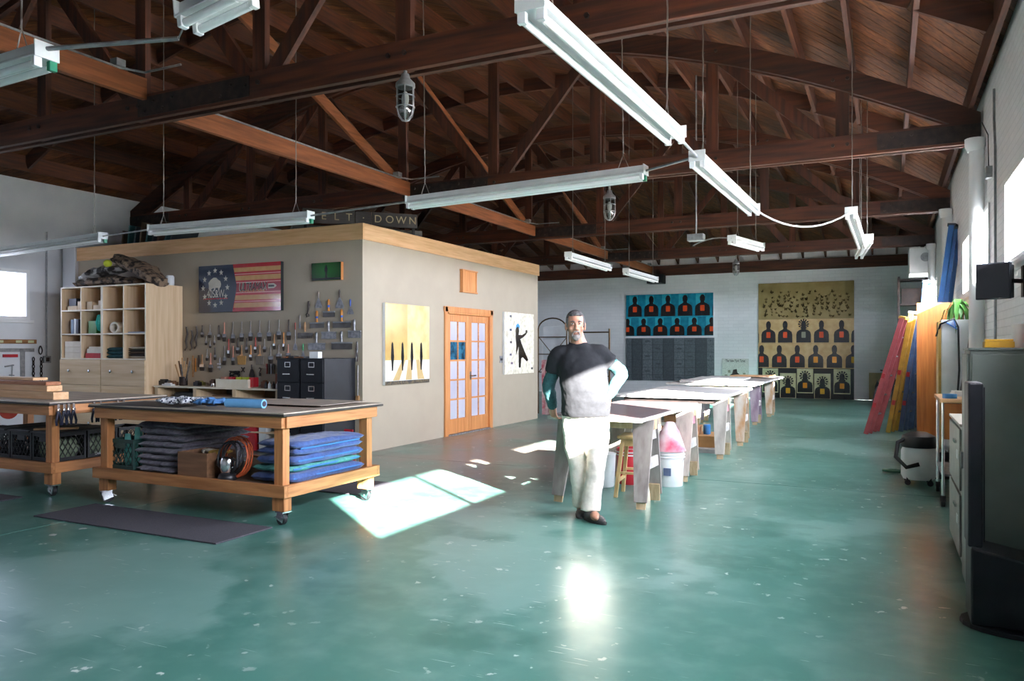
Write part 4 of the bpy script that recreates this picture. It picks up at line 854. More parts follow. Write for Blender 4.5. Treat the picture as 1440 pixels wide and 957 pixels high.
# ---- ammunition sign
a = at_y(284, 404, OY); b_ = at_y(399, 404, OY)
gloss_navy = mat('glossy_navy_print', '16233C', '1B2A46', rough=.08, coat=1); gloss_red = mat('glossy_red_print', 'B3222E', 'A61C28', rough=.08, coat=1); gloss_tan = mat('glossy_tan_print', 'C99763', 'BD8A56', rough=.08, coat=1, scale=12); gloss_pale = mat('pale_print', 'C9C2B2', 'BDB5A4', rough=.1, coat=1); gloss_pink = mat('pink_stripe_print', 'DFA6A0', rough=.1, coat=1); gloss_maroon = mat('maroon_print', '8E2230', '9A2633', rough=.08, coat=1); gloss_black = mat('black_print', '121216', rough=.08, coat=1)
x0, x1 = a.x, b_.x; zt = at_y(399, 367, OY - .05).z; zb = at_y(399, 436, OY - .05).z; W_ = x1 - x0; Hh = zt - zb
t = thing('sign_panel', 'wide stars and stripes ammunition sign with bison on the office wall', 'sign', ((x0 + x1) / 2, OY - .06, zb))
MB().box(-W_ / 2, W_ / 2, 0, .056, 0, Hh).build('panel', mat('dark_panel_edge', '20282A', rough=.4), t)
fp = lambda u, v, d: (-W_ / 2 + u * W_, -d, v * Hh)
MB().prism([(.0, 0), (.425, 0), (.48, .52), (.43, 1), (0, 1)], fp, .0002, .002).build('navy_field', gloss_navy, t)
MB().prism([(.425, 0), (1, 0), (1, 1), (.43, 1), (.48, .52)], fp, .0002, .0015).build('red_field', gloss_red, t)
edge = lambda v: .43 + .05 * (v / .52) if v < .52 else .48 - .05 * (v - .52) / .48
def stripe(v0, v1, m, d): MB().prism([(edge(v0) + .002, v0), (1, v0), (1, v1), (edge(v1) + .002, v1)], fp, d, d + .0006).build('stripe', m, t)
for v0, v1 in ((.83, .92), (.65, .75), (.24, .34), (.08, .18)): stripe(v0, v1, gloss_tan, .0016)
for v in (.775, .6, .385, .2): stripe(v, v + .015, gloss_pink, .0016)
stripe(.4, .58, gloss_maroon, .0016)
def star(cx, cy, r): return [(cx + (r if k % 2 == 0 else r * .42) * sin(pi * k / 5) / W_ * 1.0, cy + (r if k % 2 == 0 else r * .42) * cos(pi * k / 5) / Hh) for k in range(10)]
for k in range(12):
    an = 2 * pi * k / 12
    if k in (7, 6): pass
    cx, cy = .21 + .165 * sin(an) * .93, .52 + .37 * cos(an)
    MB().prism(star(cx, cy, .048), fp, .0021, .0028).build('star', gloss_pale, t)
bis = [(.13, .5), (.13, .56), (.125, .63), (.15, .69), (.19, .74), (.225, .735), (.25, .69), (.275, .66), (.285, .6), (.28, .54), (.265, .51), (.262, .46), (.25, .46), (.247, .52), (.215, .52), (.21, .47), (.195, .47), (.195, .52), (.165, .5), (.15, .46), (.142, .46)]
MB().prism(bis, fp, .0021, .0028).build('bison', gloss_pale, t)
text('lettering', '40S&W', .17, gloss_pale, t, (-W_ / 2 + .215 * W_, -.0025, .385 * Hh), (pi / 2, 0, 0), .0006, fit=.22 * W_)
rb = MB()
for k in range(9): rb.prism([(.06 + .035 * k, .275), (.088 + .035 * k, .275), (.088 + .035 * k, .3), (.06 + .035 * k, .3)], fp, .0021, .0027)
o = rb.build('red_line', gloss_red, t); o['kind'] = 'stuff'
text('lettering', 'ULTRAMAX', .195, gloss_pale, t, (-W_ / 2 + .669 * W_, -.0028, .507 * Hh), (pi / 2, 0, 0), .0006, shear=.25, fit=.338 * W_)
text('lettering', 'ULTRAMAX', .165, gloss_black, t, (-W_ / 2 + .672 * W_, -.0038, .503 * Hh), (pi / 2, 0, 0), .0006, shear=.25, fit=.325 * W_)
text('lettering', 'AMMUNITION', .055, gloss_tan, t, (-W_ / 2 + .665 * W_, -.0028, .425 * Hh), (pi / 2, 0, 0), .0006, fit=.29 * W_)
MB().prism([(.855, .46), (.92, .46), (.945, .49), (.953, .51), (.945, .53), (.92, .56), (.855, .56)], fp, .0026, .0034).build('bullet', gloss_pale, t)
MB().prism([(.86, .49), (.925, .49), (.925, .53), (.86, .53)], fp, .0035, .004).build('bullet_band', gloss_black, t)
# ---- small green picture
a = at_y(439, 395, OY - .05); b_ = at_y(480, 369, OY - .05); w_ = b_.x - a.x; h = at_y(460, 370, OY - .05).z - at_y(460, 395, OY - .05).z
t = thing('small_picture', 'small dark green picture with a lone figure, above the scrapers', 'picture', ((a.x + b_.x) / 2, OY - .06, a.z))
gm = bpy.data.materials.new('green_glow_print'); gm.use_nodes = True; nt = gm.node_tree; gr = nt.nodes.new('ShaderNodeTexGradient'); gr.gradient_type = 'SPHERICAL'; tc = nt.nodes.new('ShaderNodeTexCoord'); mp = nt.nodes.new('ShaderNodeMapping')
mp.inputs['Location'].default_value = (0, 0, -.6); mp.inputs['Scale'].default_value = (2.6, 1, 4.2); nt.links.new(tc.outputs['Object'], mp.inputs[0]); nt.links.new(mp.outputs[0], gr.inputs[0]); rp = nt.nodes.new('ShaderNodeValToRGB'); rp.color_ramp.elements[0].color = lin('051807'); rp.color_ramp.elements[1].color = lin('1F6A26'); nt.links.new(gr.outputs[0], rp.inputs[0]); nt.links.new(rp.outputs[0], nt.nodes['Principled BSDF'].inputs['Base Color']); nt.nodes['Principled BSDF'].inputs['Roughness'].default_value = .2
MB().box(-w_ / 2, w_ / 2, .002, .056, 0, h).build('box_side', fir_z, t); MB().box(-w_ / 2, w_ / 2, 0, .0019, 0, h).build('print', gm, t)
fg = MB().prism([(-.02, .04), (-.012, .12), (-.03, .16), (-.022, .21), (-.012, .215), (-.012, .24), (0, .25), (.012, .24), (.01, .215), (.022, .2), (.02, .14), (.012, .12), (.02, .04), (.004, .04), (0, .1), (-.006, .04)], lambda u, v, d: (u * 1.1, -d, v * h / .29), .0002, .001); fg.build('figure', gloss_black, t)
MB().prism([(-w_ / 2 + .01, .01), (w_ / 2 - .01, .01), (w_ / 2 - .01, .035), (-w_ / 2 + .01, .035)], lambda u, v, d: (u, -d, v), .0002, .0008).build('dark_strip', gloss_black, t)
# ================================================================ office side wall: two canvases, vent box, switch
def side_yz(px, pyt, pyb): t_ = at_x(px, pyt, OX + .04); return t_.y, t_.z, at_x(px, pyb, OX + .04).z
y0, zt, zb = side_yz(541, 428, 540); y1 = side_yz(603, 428, 540)[0]; h = zt - zb; w_ = y1 - y0
zt = at_x(603, 431, OX + .04).z; zb = at_x(603, 537, OX + .04).z; h = zt - zb
t = thing('canvas_painting', 'gold leaf canvas with white bands and dark upright strokes, left of the doors', 'painting', (OX + .003, (y0 + y1) / 2, zb))
goldl = mat('gold_leaf', 'D8B768', 'B8913F', rough=.35, scale=3, lo=.3, hi=.7, coat=.3); goldp = mat('pale_gold_leaf', 'E2CF95', 'CDB470', rough=.35, scale=4, coat=.3); cream = mat('cream_paint', 'F3EEDF', 'EAE3CF', rough=.4); tanp = mat('tan_paint', 'C9AE78', 'BA9C62', rough=.4)
MB().box(0, .045, -w_ / 2, w_ / 2, 0, h).build('canvas', whitep, t)
fc = lambda u, v, d: (.0452 + d, -w_ / 2 + u * w_, v * h)
MB().prism([(.0, .3), (.48, .3), (.48, 1), (0, 1)], fc, 0, .001).build('gold_field', goldl, t)
MB().prism([(.48, .3), (1, .3), (1, 1), (.48, 1)], fc, 0, .001).build('gold_field', goldp, t)
MB().prism([(0, .05), (1, .05), (1, .3), (0, .3)], fc, 0, .001).build('cream_field', cream, t)
for a, c, e, g in ((.16, .3, .36, .44), (.44, .58, .5, .58), (.72, .88, .68, .76)): MB().prism([(a, .05), (c, .05), (g, .3), (e, .3)], fc, .0011, .0018).build('tan_band', tanp, t)
for k, u in enumerate((.15, .37, .58, .8)): MB().prism([(u - .012, .17), (u + .012, .17), (u + .035, .34), (u + .02, .5), (u, .53), (u - .02, .5), (u - .03, .34)], fc, .0019, .0028).build('dark_stroke', gloss_black, t)
MB().prism([(0, 0), (1, 0), (1, .045), (0, .045)], fc, 0, .0015).build('dark_border', mat('patchwork_border', '1A1A20', '6A5A3C', rough=.4, scale=30), t)
y0 = at_x(709, 480, OX + .04).y; y1 = at_x(750, 480, OX + .04).y; zt = at_x(709, 438, OX + .04).z; zb = at_x(709, 526.5, OX + .04).z; h = zt - zb; w_ = y1 - y0
t = thing('canvas_painting', 'pale collage canvas with a leaping black figure, right of the doors', 'painting', (OX + .003, (y0 + y1) / 2, zb))
MB().box(0, .045, -w_ / 2, w_ / 2, 0, h).build('canvas', whitep, t)
MB().prism([(0, 0), (1, 0), (1, 1), (0, 1)], fc, 0, .001).build('collage_field', mat('newsprint_collage', 'F0E8D4', 'B9AE96', rough=.5, scale=14, lo=.45, hi=.75, detail=8), t)
# w_,h are read when fc is called, so fc now works on this canvas
MB().prism([(.36, .72), (.4, .79), (.46, .78), (.48, .7), (.46, .64), (.58, .64), (.7, .68), (.7, .72), (.76, .73), (.77, .69), (.72, .65), (.62, .6), (.52, .57), (.56, .5), (.66, .38), (.8, .22), (.74, .2), (.6, .27), (.55, .25), (.53, .1), (.47, .1), (.46, .3), (.46, .45), (.42, .38), (.37, .3), (.38, .46), (.36, .6)], fc, .0011, .002).build('figure', gloss_black, t)
MB().prism([(.36, .74), (.38, .8), (.44, .83), (.5, .79), (.49, .74), (.43, .78)], fc, .0021, .0028).build('blue_headscarf', mat('bright_blue_paint', '3E9AD8', rough=.4), t)
for k, (u, v) in enumerate(((.16, .92), (.16, .7), (.17, .5), (.16, .3), (.2, .16), (.9, .06))): MB().prism([(u, v), (u + .07, v), (u + .07, v + .035), (u, v + .035)], fc, .0011, .0018).build('collage_scrap', mat('scrap_%d' % k, ['5A5A62', '3C4660', '4A4048', '55506A', '6A5A70', '444044'][k], rough=.5), t)
y0 = at_x(649, 395, OX + .03).y; y1 = at_x(669, 395, OX + .03).y; zt = at_x(659, 380, OX + .03).z; zb = at_x(659, 412, OX + .03).z
t = thing('vent_box', 'square orange wooden box cover above the French doors', 'box', (OX + .002, (y0 + y1) / 2, zb)); w_ = y1 - y0; h = zt - zb
MB().box(0, .045, -w_ / 2, w_ / 2, .02, h - .02).build('panel', fir_z, t); MB().box(0, .065, -w_ / 2 - .02, w_ / 2 + .02, h - .022, h).box(0, .065, -w_ / 2 - .02, w_ / 2 + .02, 0, .022).build('moulding', fir_y, t, bevel=.004)
MB().box(.045, .055, -w_ / 2, -w_ / 2 + .03, .02, h - .02).box(.045, .055, w_ / 2 - .03, w_ / 2, .02, h - .02).build('stile', fir_z, t)
p = at_x(704.5, 505, OX); t = thing('light_switch', 'grey light switch plate between the doors and the figure canvas', 'switch', (OX + .001, p.y, p.z))
MB().box(0, .008, -.06, .06, -.065, .065).build('plate', steel, t, bevel=.002); MB().box(.008, .02, -.035, -.015, -.02, .02).box(.008, .02, .015, .035, -.02, .02).build('rocker', black, t)
# ================================================================ on the office roof
RZ = 3.0
d = 11.6; r = ray(508, 306); c = r * d; ang = TH + radians(20)
t = thing('hanging_sign', 'dark board sign reading MELT DOWN standing on the office roof', 'sign', (c.x - .0, c.y + .0, 3.14), ang)
signm = mat('dark_sign_board', '2A2420', '1C1714', rough=.6, st=(1, 8, 8)); goldlet = mat('old_brass_letters', 'AC9A78', '948464', rough=.5)
for x0, x1 in ((-.86, -.1), (-.09, .15), (.16, .86)): MB().box(x0, x1, -.02, .02, .17, .38).build('board', signm, t, bevel=.003)
MB().box(-.84, -.8, -.018, .018, -.13, .168).box(.78, .82, -.018, .018, -.13, .168).box(-.02, .03, -.018, .018, -.13, .168).build('sign_leg', signm, t)
for k, chx in enumerate('MELT'): text('lettering', chx, .16, goldlet, t, (-.74 + .185 * k, -.022, .275), (pi / 2, 0, 0), .003)
text('lettering', '·', .16, goldlet, t, (.03, -.022, .275), (pi / 2, 0, 0), .003)
for k, chx in enumerate('DOWN'): text('lettering', chx, .16, goldlet, t, (.25 + .178 * k, -.022, .275), (pi / 2, 0, 0), .003)
q = at_z(505, 325, 3.05)
solo('grey_crate', MB(Matrix.Rotation(ang, 4, 'Z')).box(-1.0, .98, -.2, .2, 0, .3), mat('grey_painted_crate', '6A6862', '57554F', rough=.8), 'long grey box on the office roof behind the sign', 'box', (c.x - sin(ang) * .36, c.y + cos(ang) * .36, RZ + .001), bevel=.01)
for k in range(9):
    px = 188 + k * 8; p = at_y(px, 340, 9.1); hgt = [.34, .42, .38, .45, .4, .36, .44, .3, .33][k]
    solo('stored_board', MB().beam((0, 0, 0), (.06 + .015 * k, .0, hgt + .12), .5, .035 if k != 6 else .06, (1, 0, 0)), [mat('stored_brown', '5A4232', rough=.6), mat('stored_teal', '2E5A5E', rough=.5), mat('stored_slate', '3A444C', rough=.5)][k % 3] if k < 3 else [MATS['stored_brown'], MATS['stored_teal'], MATS['stored_slate']][k % 3], '%s board leaning on the office roof above the cabinets, %s from the left' % (['brown', 'teal', 'slate'][k % 3], ORD[k + 1]), 'board', (p.x, 9.1, RZ + .001), group='boards stored on the office roof')
# ================================================================ left wall things
LX = XL + .001
def lw(px, py): return at_x(px, py, LX)
p = lw(25, 480); t = thing('spirit_level', 'wooden spirit level hung on the left wall under the window', 'level', (LX, p.y, p.z))
MB().box(0, .03, -.55, .3, -.035, .035).build('body', wood('level_wood', 'A07040', '7E5530', 'Y'), t, bevel=.003)
for y in (-.3, 0, .2): MB().box(.0305, .034, y - .05, y + .05, -.02, .02).build('window_vial', mat('pale_vial', 'C9CDA0', rough=.3) if 'pale_vial' not in MATS else MATS['pale_vial'], t)
p = lw(33, 492); t = thing('t_square', 'grey steel T square hung on the left wall', 'square', (LX, p.y, p.z))
MB().box(0, .006, -.6, .18, -.03, .03).build('head', galv, t); MB().box(.0061, .01, -.06, .02, -.85, .03).build('blade', galv, t)
p = lw(14, 500); solo('red_level', MB().box(0, .02, -.12, .12, -.025, .025).box(.02, .023, -.03, .03, -.012, .012), red, 'short red level hung inside the T square', 'level', (LX, p.y, p.z), bevel=.002)
p = lw(12, 515); t = thing('caulk_gun', 'grey clamp tool with red end hung on the left wall', 'tool', (LX, p.y, p.z))
MB().tube([(.02, -.07, .0), (.02, .07, .02)], .012, 8).tube([(.02, .05, .02), (.02, .04, -.2)], .01, 8).tube([(.02, .0, -.14), (.02, .08, -.15)], .009, 8).build('frame_bar', galv, t, smooth=50); MB().box(0, .04, -.06, .07, -.3, -.2).build('red_jaw', red, t, bevel=.004)
for k, px in enumerate((46, 57)):
    pts = []; t = thing('hanging_chain', 'dark chain hung on the left wall, %s' % ['left of the pair', 'right of the pair below a hook'][k], 'chain', (LX, lw(px, 510).y, lw(px, 505).z), group='dark chains')
    for j in range(9):
        m = Matrix.Translation((.02, 0, -.06 * j)) @ Matrix.Rotation(pi / 2 * (j % 2), 4, 'Z')
        MB(m).tube([(0, .018 * cos(a), .038 * sin(a)) for a in [2 * pi * q / 12 for q in range(13)]], .008, 6, False).build('chain_link', steel_dark, t, smooth=60)
p = lw(56, 492); solo('pear_hook', MB().tube([(.02, .03 * cos(a) * (1 - .5 * max(0, sin(a))), .07 * sin(a)) for a in [2 * pi * q / 16 for q in range(17)]], .01, 6, False), steel_dark, 'dark pear shaped shackle on the left wall above the right chain', 'shackle', (LX, p.y, p.z), smooth=60)
p = lw(71, 505); t = thing('wall_conduit', 'grey conduit with outlet box running down the left wall', 'conduit', (LX, p.y, p.z))
MB().cyl((.02, -.08, .06), (.02, -.08, 2.2), .013, n=8).build('pipe', galv, t, smooth=50); MB().box(0, .05, -.14, -.02, -.06, .06).build('outlet_box', galv, t, bevel=.004); MB().box(.05, .053, -.11, -.05, -.035, .035).build('outlet_face', steel_dark, t)
solo('red_disc', MB().cyl((0, 0, 0), (.02, 0, 0), .16, n=24), redh, 'red round disc hung low on the left wall behind the bench', 'disc', (LX, lw(12, 582).y, lw(12, 582).z + .08), smooth=40)
# ================================================================ trestle tables in the middle
grey_wood = [mat('paint_splashed_wood_' + str(k), *c, rough=.6, scale=4, st=(3, 3, .7), lo=.35, hi=.7, detail=7) for k, c in enumerate((('A59C96', '7A6E6C'), ('C9BDB0', '9C8E86'), ('D8CFC4', 'B0A69C'), ('B9A9B4', '8C7488'), ('CFC8BC', 'B98E62')))]
rawwood = mat('raw_pale_wood', 'CDB391', 'B59A76', rough=.6, scale=5, st=(6, 6, .8))
pinkpaint = mat('pink_red_paint', 'C8546A', 'D98A98', rough=.5, scale=6)
topa = mat('paint_stained_top', '746C70', '9A7C78', rough=.25, scale=2.2, st=(1, 2.2, 1), lo=.3, hi=.7, detail=7, coat=.3)
topw = mat('white_work_top', 'E4E2DE', 'CFCBC6', rough=.35, scale=3, lo=.3, hi=.8)
topg = mat('grey_work_top', 'B9B4B0', '8E8A88', rough=.4, scale=3)
edgew = mat('white_board_edge', 'D8D4CF', 'A8A29E', rough=.5, scale=9)
def sawhorse(label, x, y, m, L_=.82, hgt=.80, sp=.27, foot=True, accent=None):
    t = thing('sawhorse', label, 'sawhorse', (x, y, 0), group='paint splashed sawhorses'); a = L_ / 2
    MB().box(-a, a, -.045, .045, hgt - .09, hgt).build('ridge_beam', rawwood, t, bevel=.003)
    for sx in (-1, 1):
        for sy in (-1, 1):
            xx = sx * (a - .1); q = MB()
            top = Vector((xx, sy * .062, hgt - .005)); bot = Vector((xx + sx * .03, sy * (sp - .012), .075 if foot else 0))
            q.beam(top, bot, .2, .024, Vector((0, 1, 0)), .115, .024); l = q.build('leg', m, t, bevel=.002)
            if foot:
                dirn = (bot - top).normalized(); MB().beam(bot - dirn * .1 + Vector((0, -sy * .024, .0)), Vector((bot.x, sy * sp - sy * .024, 0)) + Vector((0, 0, .012)), .1, .022, Vector((0, 1, 0)), .08, .022).build('foot', rawwood, l)
        MB().prism([(-.16, .36), (.16, .36), (.135, .46), (-.135, .46)], lambda u, v, d: (sx * (a - .03) + d, u, v), -.012, .012).build('end_brace', edgew, t, bevel=.002)
        MB().prism([(-.085, .62), (.085, .62), (.05, hgt - .095), (-.05, hgt - .095)], lambda u, v, d: (sx * (a - .03) + d, u, v), -.012, .012).build('gusset', accent or edgew, t, bevel=.002)
    return t
def slabtop(name, label, x0, x1, y0, y1, z, m, h=.038, rz=0, em=None):
    t = thing(name, label, 'board', ((x0 + x1) / 2, (y0 + y1) / 2, z), rz); a, b = (x1 - x0) / 2, (y1 - y0) / 2
    MB().box(-a, a, -b, b, 0, h - .004).build('core', em or edgew, t, bevel=.002)
    MB().box(-a, a, -b, b, h - .0038, h).build('face', m, t, bevel=.001); return t
sawhorse('nearest paint splashed sawhorse under the table the man leans on', -2.38, 6.92, grey_wood[0], .94)
sawhorse('second sawhorse from the man, at the far end of his table', -2.38, 8.52, grey_wood[1], .94, accent=pinkpaint)
slabtop('table_board', 'dark paint stained board on sawhorses that the man leans on', -2.83, -1.93, 6.53, 8.74, .801, topa)
sawhorse('third sawhorse, near end of the white topped table', -2.45, 10.42, grey_wood[2], 1.12, accent=pinkpaint)
sawhorse('pale sawhorse with a dark stain, far end of the white topped table', -2.45, 11.95, grey_wood[4], 1.12)
t = slabtop('table_board', 'white work board on sawhorses, second table from the man', -3.3, -1.9, 9.95, 12.45, .801, topw)
MB().box(-.6, .6, -1.2, -1.1, -.06, -.002).build('under_frame', steel_dark, t)
sawhorse('pink tinted sawhorse under the furthest table', -2.75, 15.25, grey_wood[3], 1.15)
sawhorse('brown sawhorse at the far end of the furthest table', -2.75, 17.2, grey_wood[4], 1.15)
sawhorse('pale sawhorse in the middle of the furthest table', -2.75, 14.1, grey_wood[2], 1.0)
slabtop('table_board', 'grey work board on sawhorses, third table towards the back wall', -3.6, -2.05, 13.7, 17.75, .801, topg)
for k, (x, y, w_, d_, rz, m, lb) in enumerate(((-3.0, 15.6, 1.0, 1.7, .05, topw, 'white panel lying on the furthest table'), (-2.55, 16.8, .8, .6, -.1, mat('peach_panel', 'D8A070', 'E0B890', rough=.5), 'peach coloured panel on the far end of the furthest table'), (-3.2, 14.4, .6, .7, .2, edgew, 'pale sheet at the near end of the furthest table'))):
    solo('flat_panel', MB().box(-w_ / 2, w_ / 2, -d_ / 2, d_ / 2, 0, .025), m, lb, 'panel', (x, y, .84 + (.026 if k == 1 else 0)), rz, 'panels on the furthest table', bevel=.003)
# stool
t = thing('wooden_stool', 'pale wooden stool pushed under the table beside the man', 'stool', (-2.22, 7.36, 0), .1)
sw = mat('pale_stool_wood', 'D9BC8A', 'C6A570', rough=.45, scale=6, st=(5, 5, 1))
MB().box(-.17, .17, -.16, .16, .57, .605).build('seat', sw, t, bevel=.012)
for sx in (-1, 1):
    for sy in (-1, 1): MB().beam((sx * .12, sy * .11, .57), (sx * .18, sy * .17, 0), .036, .036, (0, 1, 0)).build('leg', sw, t, bevel=.004)
    MB().beam((sx * .163, -.15, .16), (sx * .163, .15, .16), .03, .022).build('stretcher', sw, t); MB().beam((-.155, sx * .145, .24), (.155, sx * .145, .24), .03, .022).build('stretcher', sw, t)
    MB().beam((-.12, sx * .115, .53), (.12, sx * .115, .53), .02, .06).build('apron', sw, t)
def bucket(label, x, y, r, h, body, rim):
    t = thing('bucket', label, 'bucket', (x, y, 0)); MB().lathe([(r * .88, 0), (r * .9, .01), (r, h - .01), (r * .96, h), (r * .93, h - .02), (r * .84, .02)], n=28).build('bucket_body', body, t, smooth=40)
    for z in (h * .8, h * .88): MB().lathe([(r * .98, z), (r * 1.05, z + .004), (r * 1.05, z + .012), (r * .98, z + .016)], n=28).build('rim_ring', rim, t, smooth=40)
    MB().tube([(r * 1.04 * cos(a), -.01 - .06 * sin(a), h * .84 - r * .9 * sin(a)) for a in [pi * k / 14 for k in range(15)]], .003, 5).build('bail_handle', steel, t, smooth=60)
    return t
t = bucket('white paint bucket under the far sawhorse of the man\'s table', -2.08, 8.08, .15, .37, whitep, whitep)
MB().box(-.03, .05, -.152, -.145, .12, .2).build('printed_label', mat('blue_print_label', '4A5878', '6A7898', rough=.5), t)
bucket('red and white bucket behind the stool', -2.5, 8.02, .15, .38, red, whitep)
solo('white_tub', MB().lathe([(.13, 0), (.14, .02), (.15, .33), (.155, .345), (.14, .35)], n=24), whitep, 'white tub behind the red bucket under the table', 'tub', (-2.72, 7.72, .0), smooth=40)
solo('paint_cone', MB().lathe([(.17, 0), (.16, .02), (.1, .2), (.04, .3)], n=20), mat('pink_white_cloth', 'F0D8DC', 'D85A72', rough=.8, scale=5), 'pink and white paint rag cone on the white bucket', 'cloth', (-2.08, 8.08, .371), smooth=40)
# shelf things under the white table
cb = [mat('cardboard', 'B98A58', 'A67A4C', rough=.8), mat('brown_crate', '7A4E30', '693F26', rough=.7), mat('tan_crate', 'B08058', '9A6C48', rough=.7)]
for k, (x, y, z, w_, d_, h, m, lb) in enumerate(((-2.6, 11.2, .001, 1.0, .9, .06, topg, 'grey flat panel on the floor under the white table'), (-2.55, 11.2, .062, .8, .6, .16, cb[0], 'wide cardboard box under the white table'), (-2.7, 11.1, .223, .55, .4, .12, cb[2], 'tan box on the cardboard box under the white table'), (-2.75, 11.05, .344, .5, .35, .05, topw, 'white board on the tan box under the white table'), (-2.72, 11.05, .395, .36, .3, .09, cb[2], 'flat tan case on the white board under the table'), (-2.72, 11.05, .486, .3, .26, .12, cb[1], 'dark brown box topmost in the pile under the white table'))):
    b = MB().box(-w_ / 2, w_ / 2, -d_ / 2, d_ / 2, 0, h * .72); b.box(-w_ / 2 - .004, w_ / 2 + .004, -d_ / 2 - .004, d_ / 2 + .004, h * .72, h)
    solo('storage_box', b, m, lb, 'box', (x, y, z), .02 * k, 'boxes piled under the white table', bevel=.003)
solo('blue_tin', MB().lathe([(.05, 0), (.052, .01), (.052, .13), (.04, .14)], n=16), bluep, 'small blue tin beside the tan box under the white table', 'tin', (-2.33, 11.15, .223), smooth=40)
# ================================================================ the man
def remesh(o, v, it=6):
    r = o.modifiers.new('remesh', 'REMESH'); r.mode = 'VOXEL'; r.voxel_size = v; r.use_smooth_shade = True
    s_ = o.modifiers.new('smooth', 'SMOOTH'); s_.iterations = it; s_.factor = .5; return o
def wrinkle(o, size, strength):
    tx = bpy.data.textures.new('wrinkles', 'CLOUDS'); tx.noise_scale = size; tx.noise_depth = 2
    d = o.modifiers.new('wrinkles', 'DISPLACE'); d.texture = tx; d.strength = strength; d.mid_level = .5; d.texture_coords = 'LOCAL'
skin = mat('skin', 'C08E74', 'B27E66', rough=.5, scale=14); hairm = mat('grey_black_hair', '2C2A2B', '5E5A58', rough=.7, scale=60, bump=.6); beardm = mat('grey_goatee', '6E6660', '9A928A', rough=.8, scale=70, bump=.6)
shirtm = mat('charcoal_tee', '1B1C20', '16171A', rough=.9, scale=60, bump=.15); sleevem = mat('teal_sleeve', '2F5A5C', '274C4F', rough=.9, scale=50, bump=.15); trouserm = mat('cream_trousers', 'E8E0D2', 'DDD3C4', rough=.9, scale=40, bump=.15); shoem = mat('grey_slip_on', '5A5654', '4A4644', rough=.7)
man = thing('person', 'man in dark tee, teal sleeves and cream trousers leaning on the paint stained table', 'person', (-2.33, 6.2, 0), TH)
V = Vector
def lerpp(pts, n=6):                                     # smooth path through points
    out = []
    P_ = [V(p) for p in pts]
    for i in range(len(P_) - 1):
        p0 = P_[max(i - 1, 0)]; p1 = P_[i]; p2 = P_[i + 1]; p3 = P_[min(i + 2, len(P_) - 1)]
        for k in range(n):
            t_ = k / n; out.append(.5 * ((2 * p1) + (p2 - p0) * t_ + (2 * p0 - 5 * p1 + 4 * p2 - p3) * t_ * t_ + (3 * p1 - p0 - 3 * p2 + p3) * t_ ** 3))
    return out + [P_[-1]]
def lerpr(rs, n=6):
    out = []
    for i in range(len(rs) - 1): out += [rs[i] + (rs[i + 1] - rs[i]) * k / n for k in range(n)]
    return out + [rs[-1]]
def limb(b, pts, rs, n=14): return b.tube(lerpp(pts), lerpr(rs), n)
HC = V((-.083, .03, 1.648))                              # head centre
SR, ER, WR = V((-.212, .09, 1.4)), V((-.305, .2, 1.125)), V((-.262, .292, .925))       # arm on the table (his right)
SL, EL, WL = V((.128, .1, 1.41)), V((.335, .16, 1.235)), V((.2, -.02, 1.045))           # hand on hip (his left)
HR, KR, AR = V((-.085, .1, .88)), V((-.06, .085, .46)), V((-.025, .12, .075))
HL, KL, AL = V((.1, .1, .88)), V((.088, -.035, .46)), V((.035, -.07, .095))
body = MB()
# head: skull, face, jaw, neck
body.ell(HC + V((0, .012, .035)), (.077, .098, .098)); body.ell(HC + V((0, -.022, -.035)), (.064, .075, .085)); body.ell(HC + V((0, -.046, -.088)), (.045, .045, .036))
body.ell(HC + V((0, -.09, .032)), (.052, .014, .014)); body.ell(HC + V((-.042, -.066, -.028)), (.024, .024, .022)); body.ell(HC + V((.042, -.066, -.028)), (.024, .024, .022))
body.tube([HC + V((0, -.094, .02)), HC + V((0, -.108, -.012)), HC + V((0, -.116, -.03)), HC + V((0, -.098, -.04))], [.009, .012, .016, .01], 10)
body.ell(HC + V((-.014, -.1, -.034)), (.01, .012, .009)); body.ell(HC + V((.014, -.1, -.034)), (.01, .012, .009))
body.ell(HC + V((0, -.092, -.064)), (.026, .014, .007)); body.ell(HC + V((0, -.092, -.077)), (.022, .013, .008))
for s in (-1, 1): body.ell(HC + V((s * .08, .012, -.01)), (.012, .022, .034)); body.ell(HC + V((s * .078, .0, .01)), (.014, .02, .02))
limb(body, [HC + V((0, .02, -.05)), V((-.062, .05, 1.53)), V((-.045, .08, 1.46))], [.062, .064, .085])
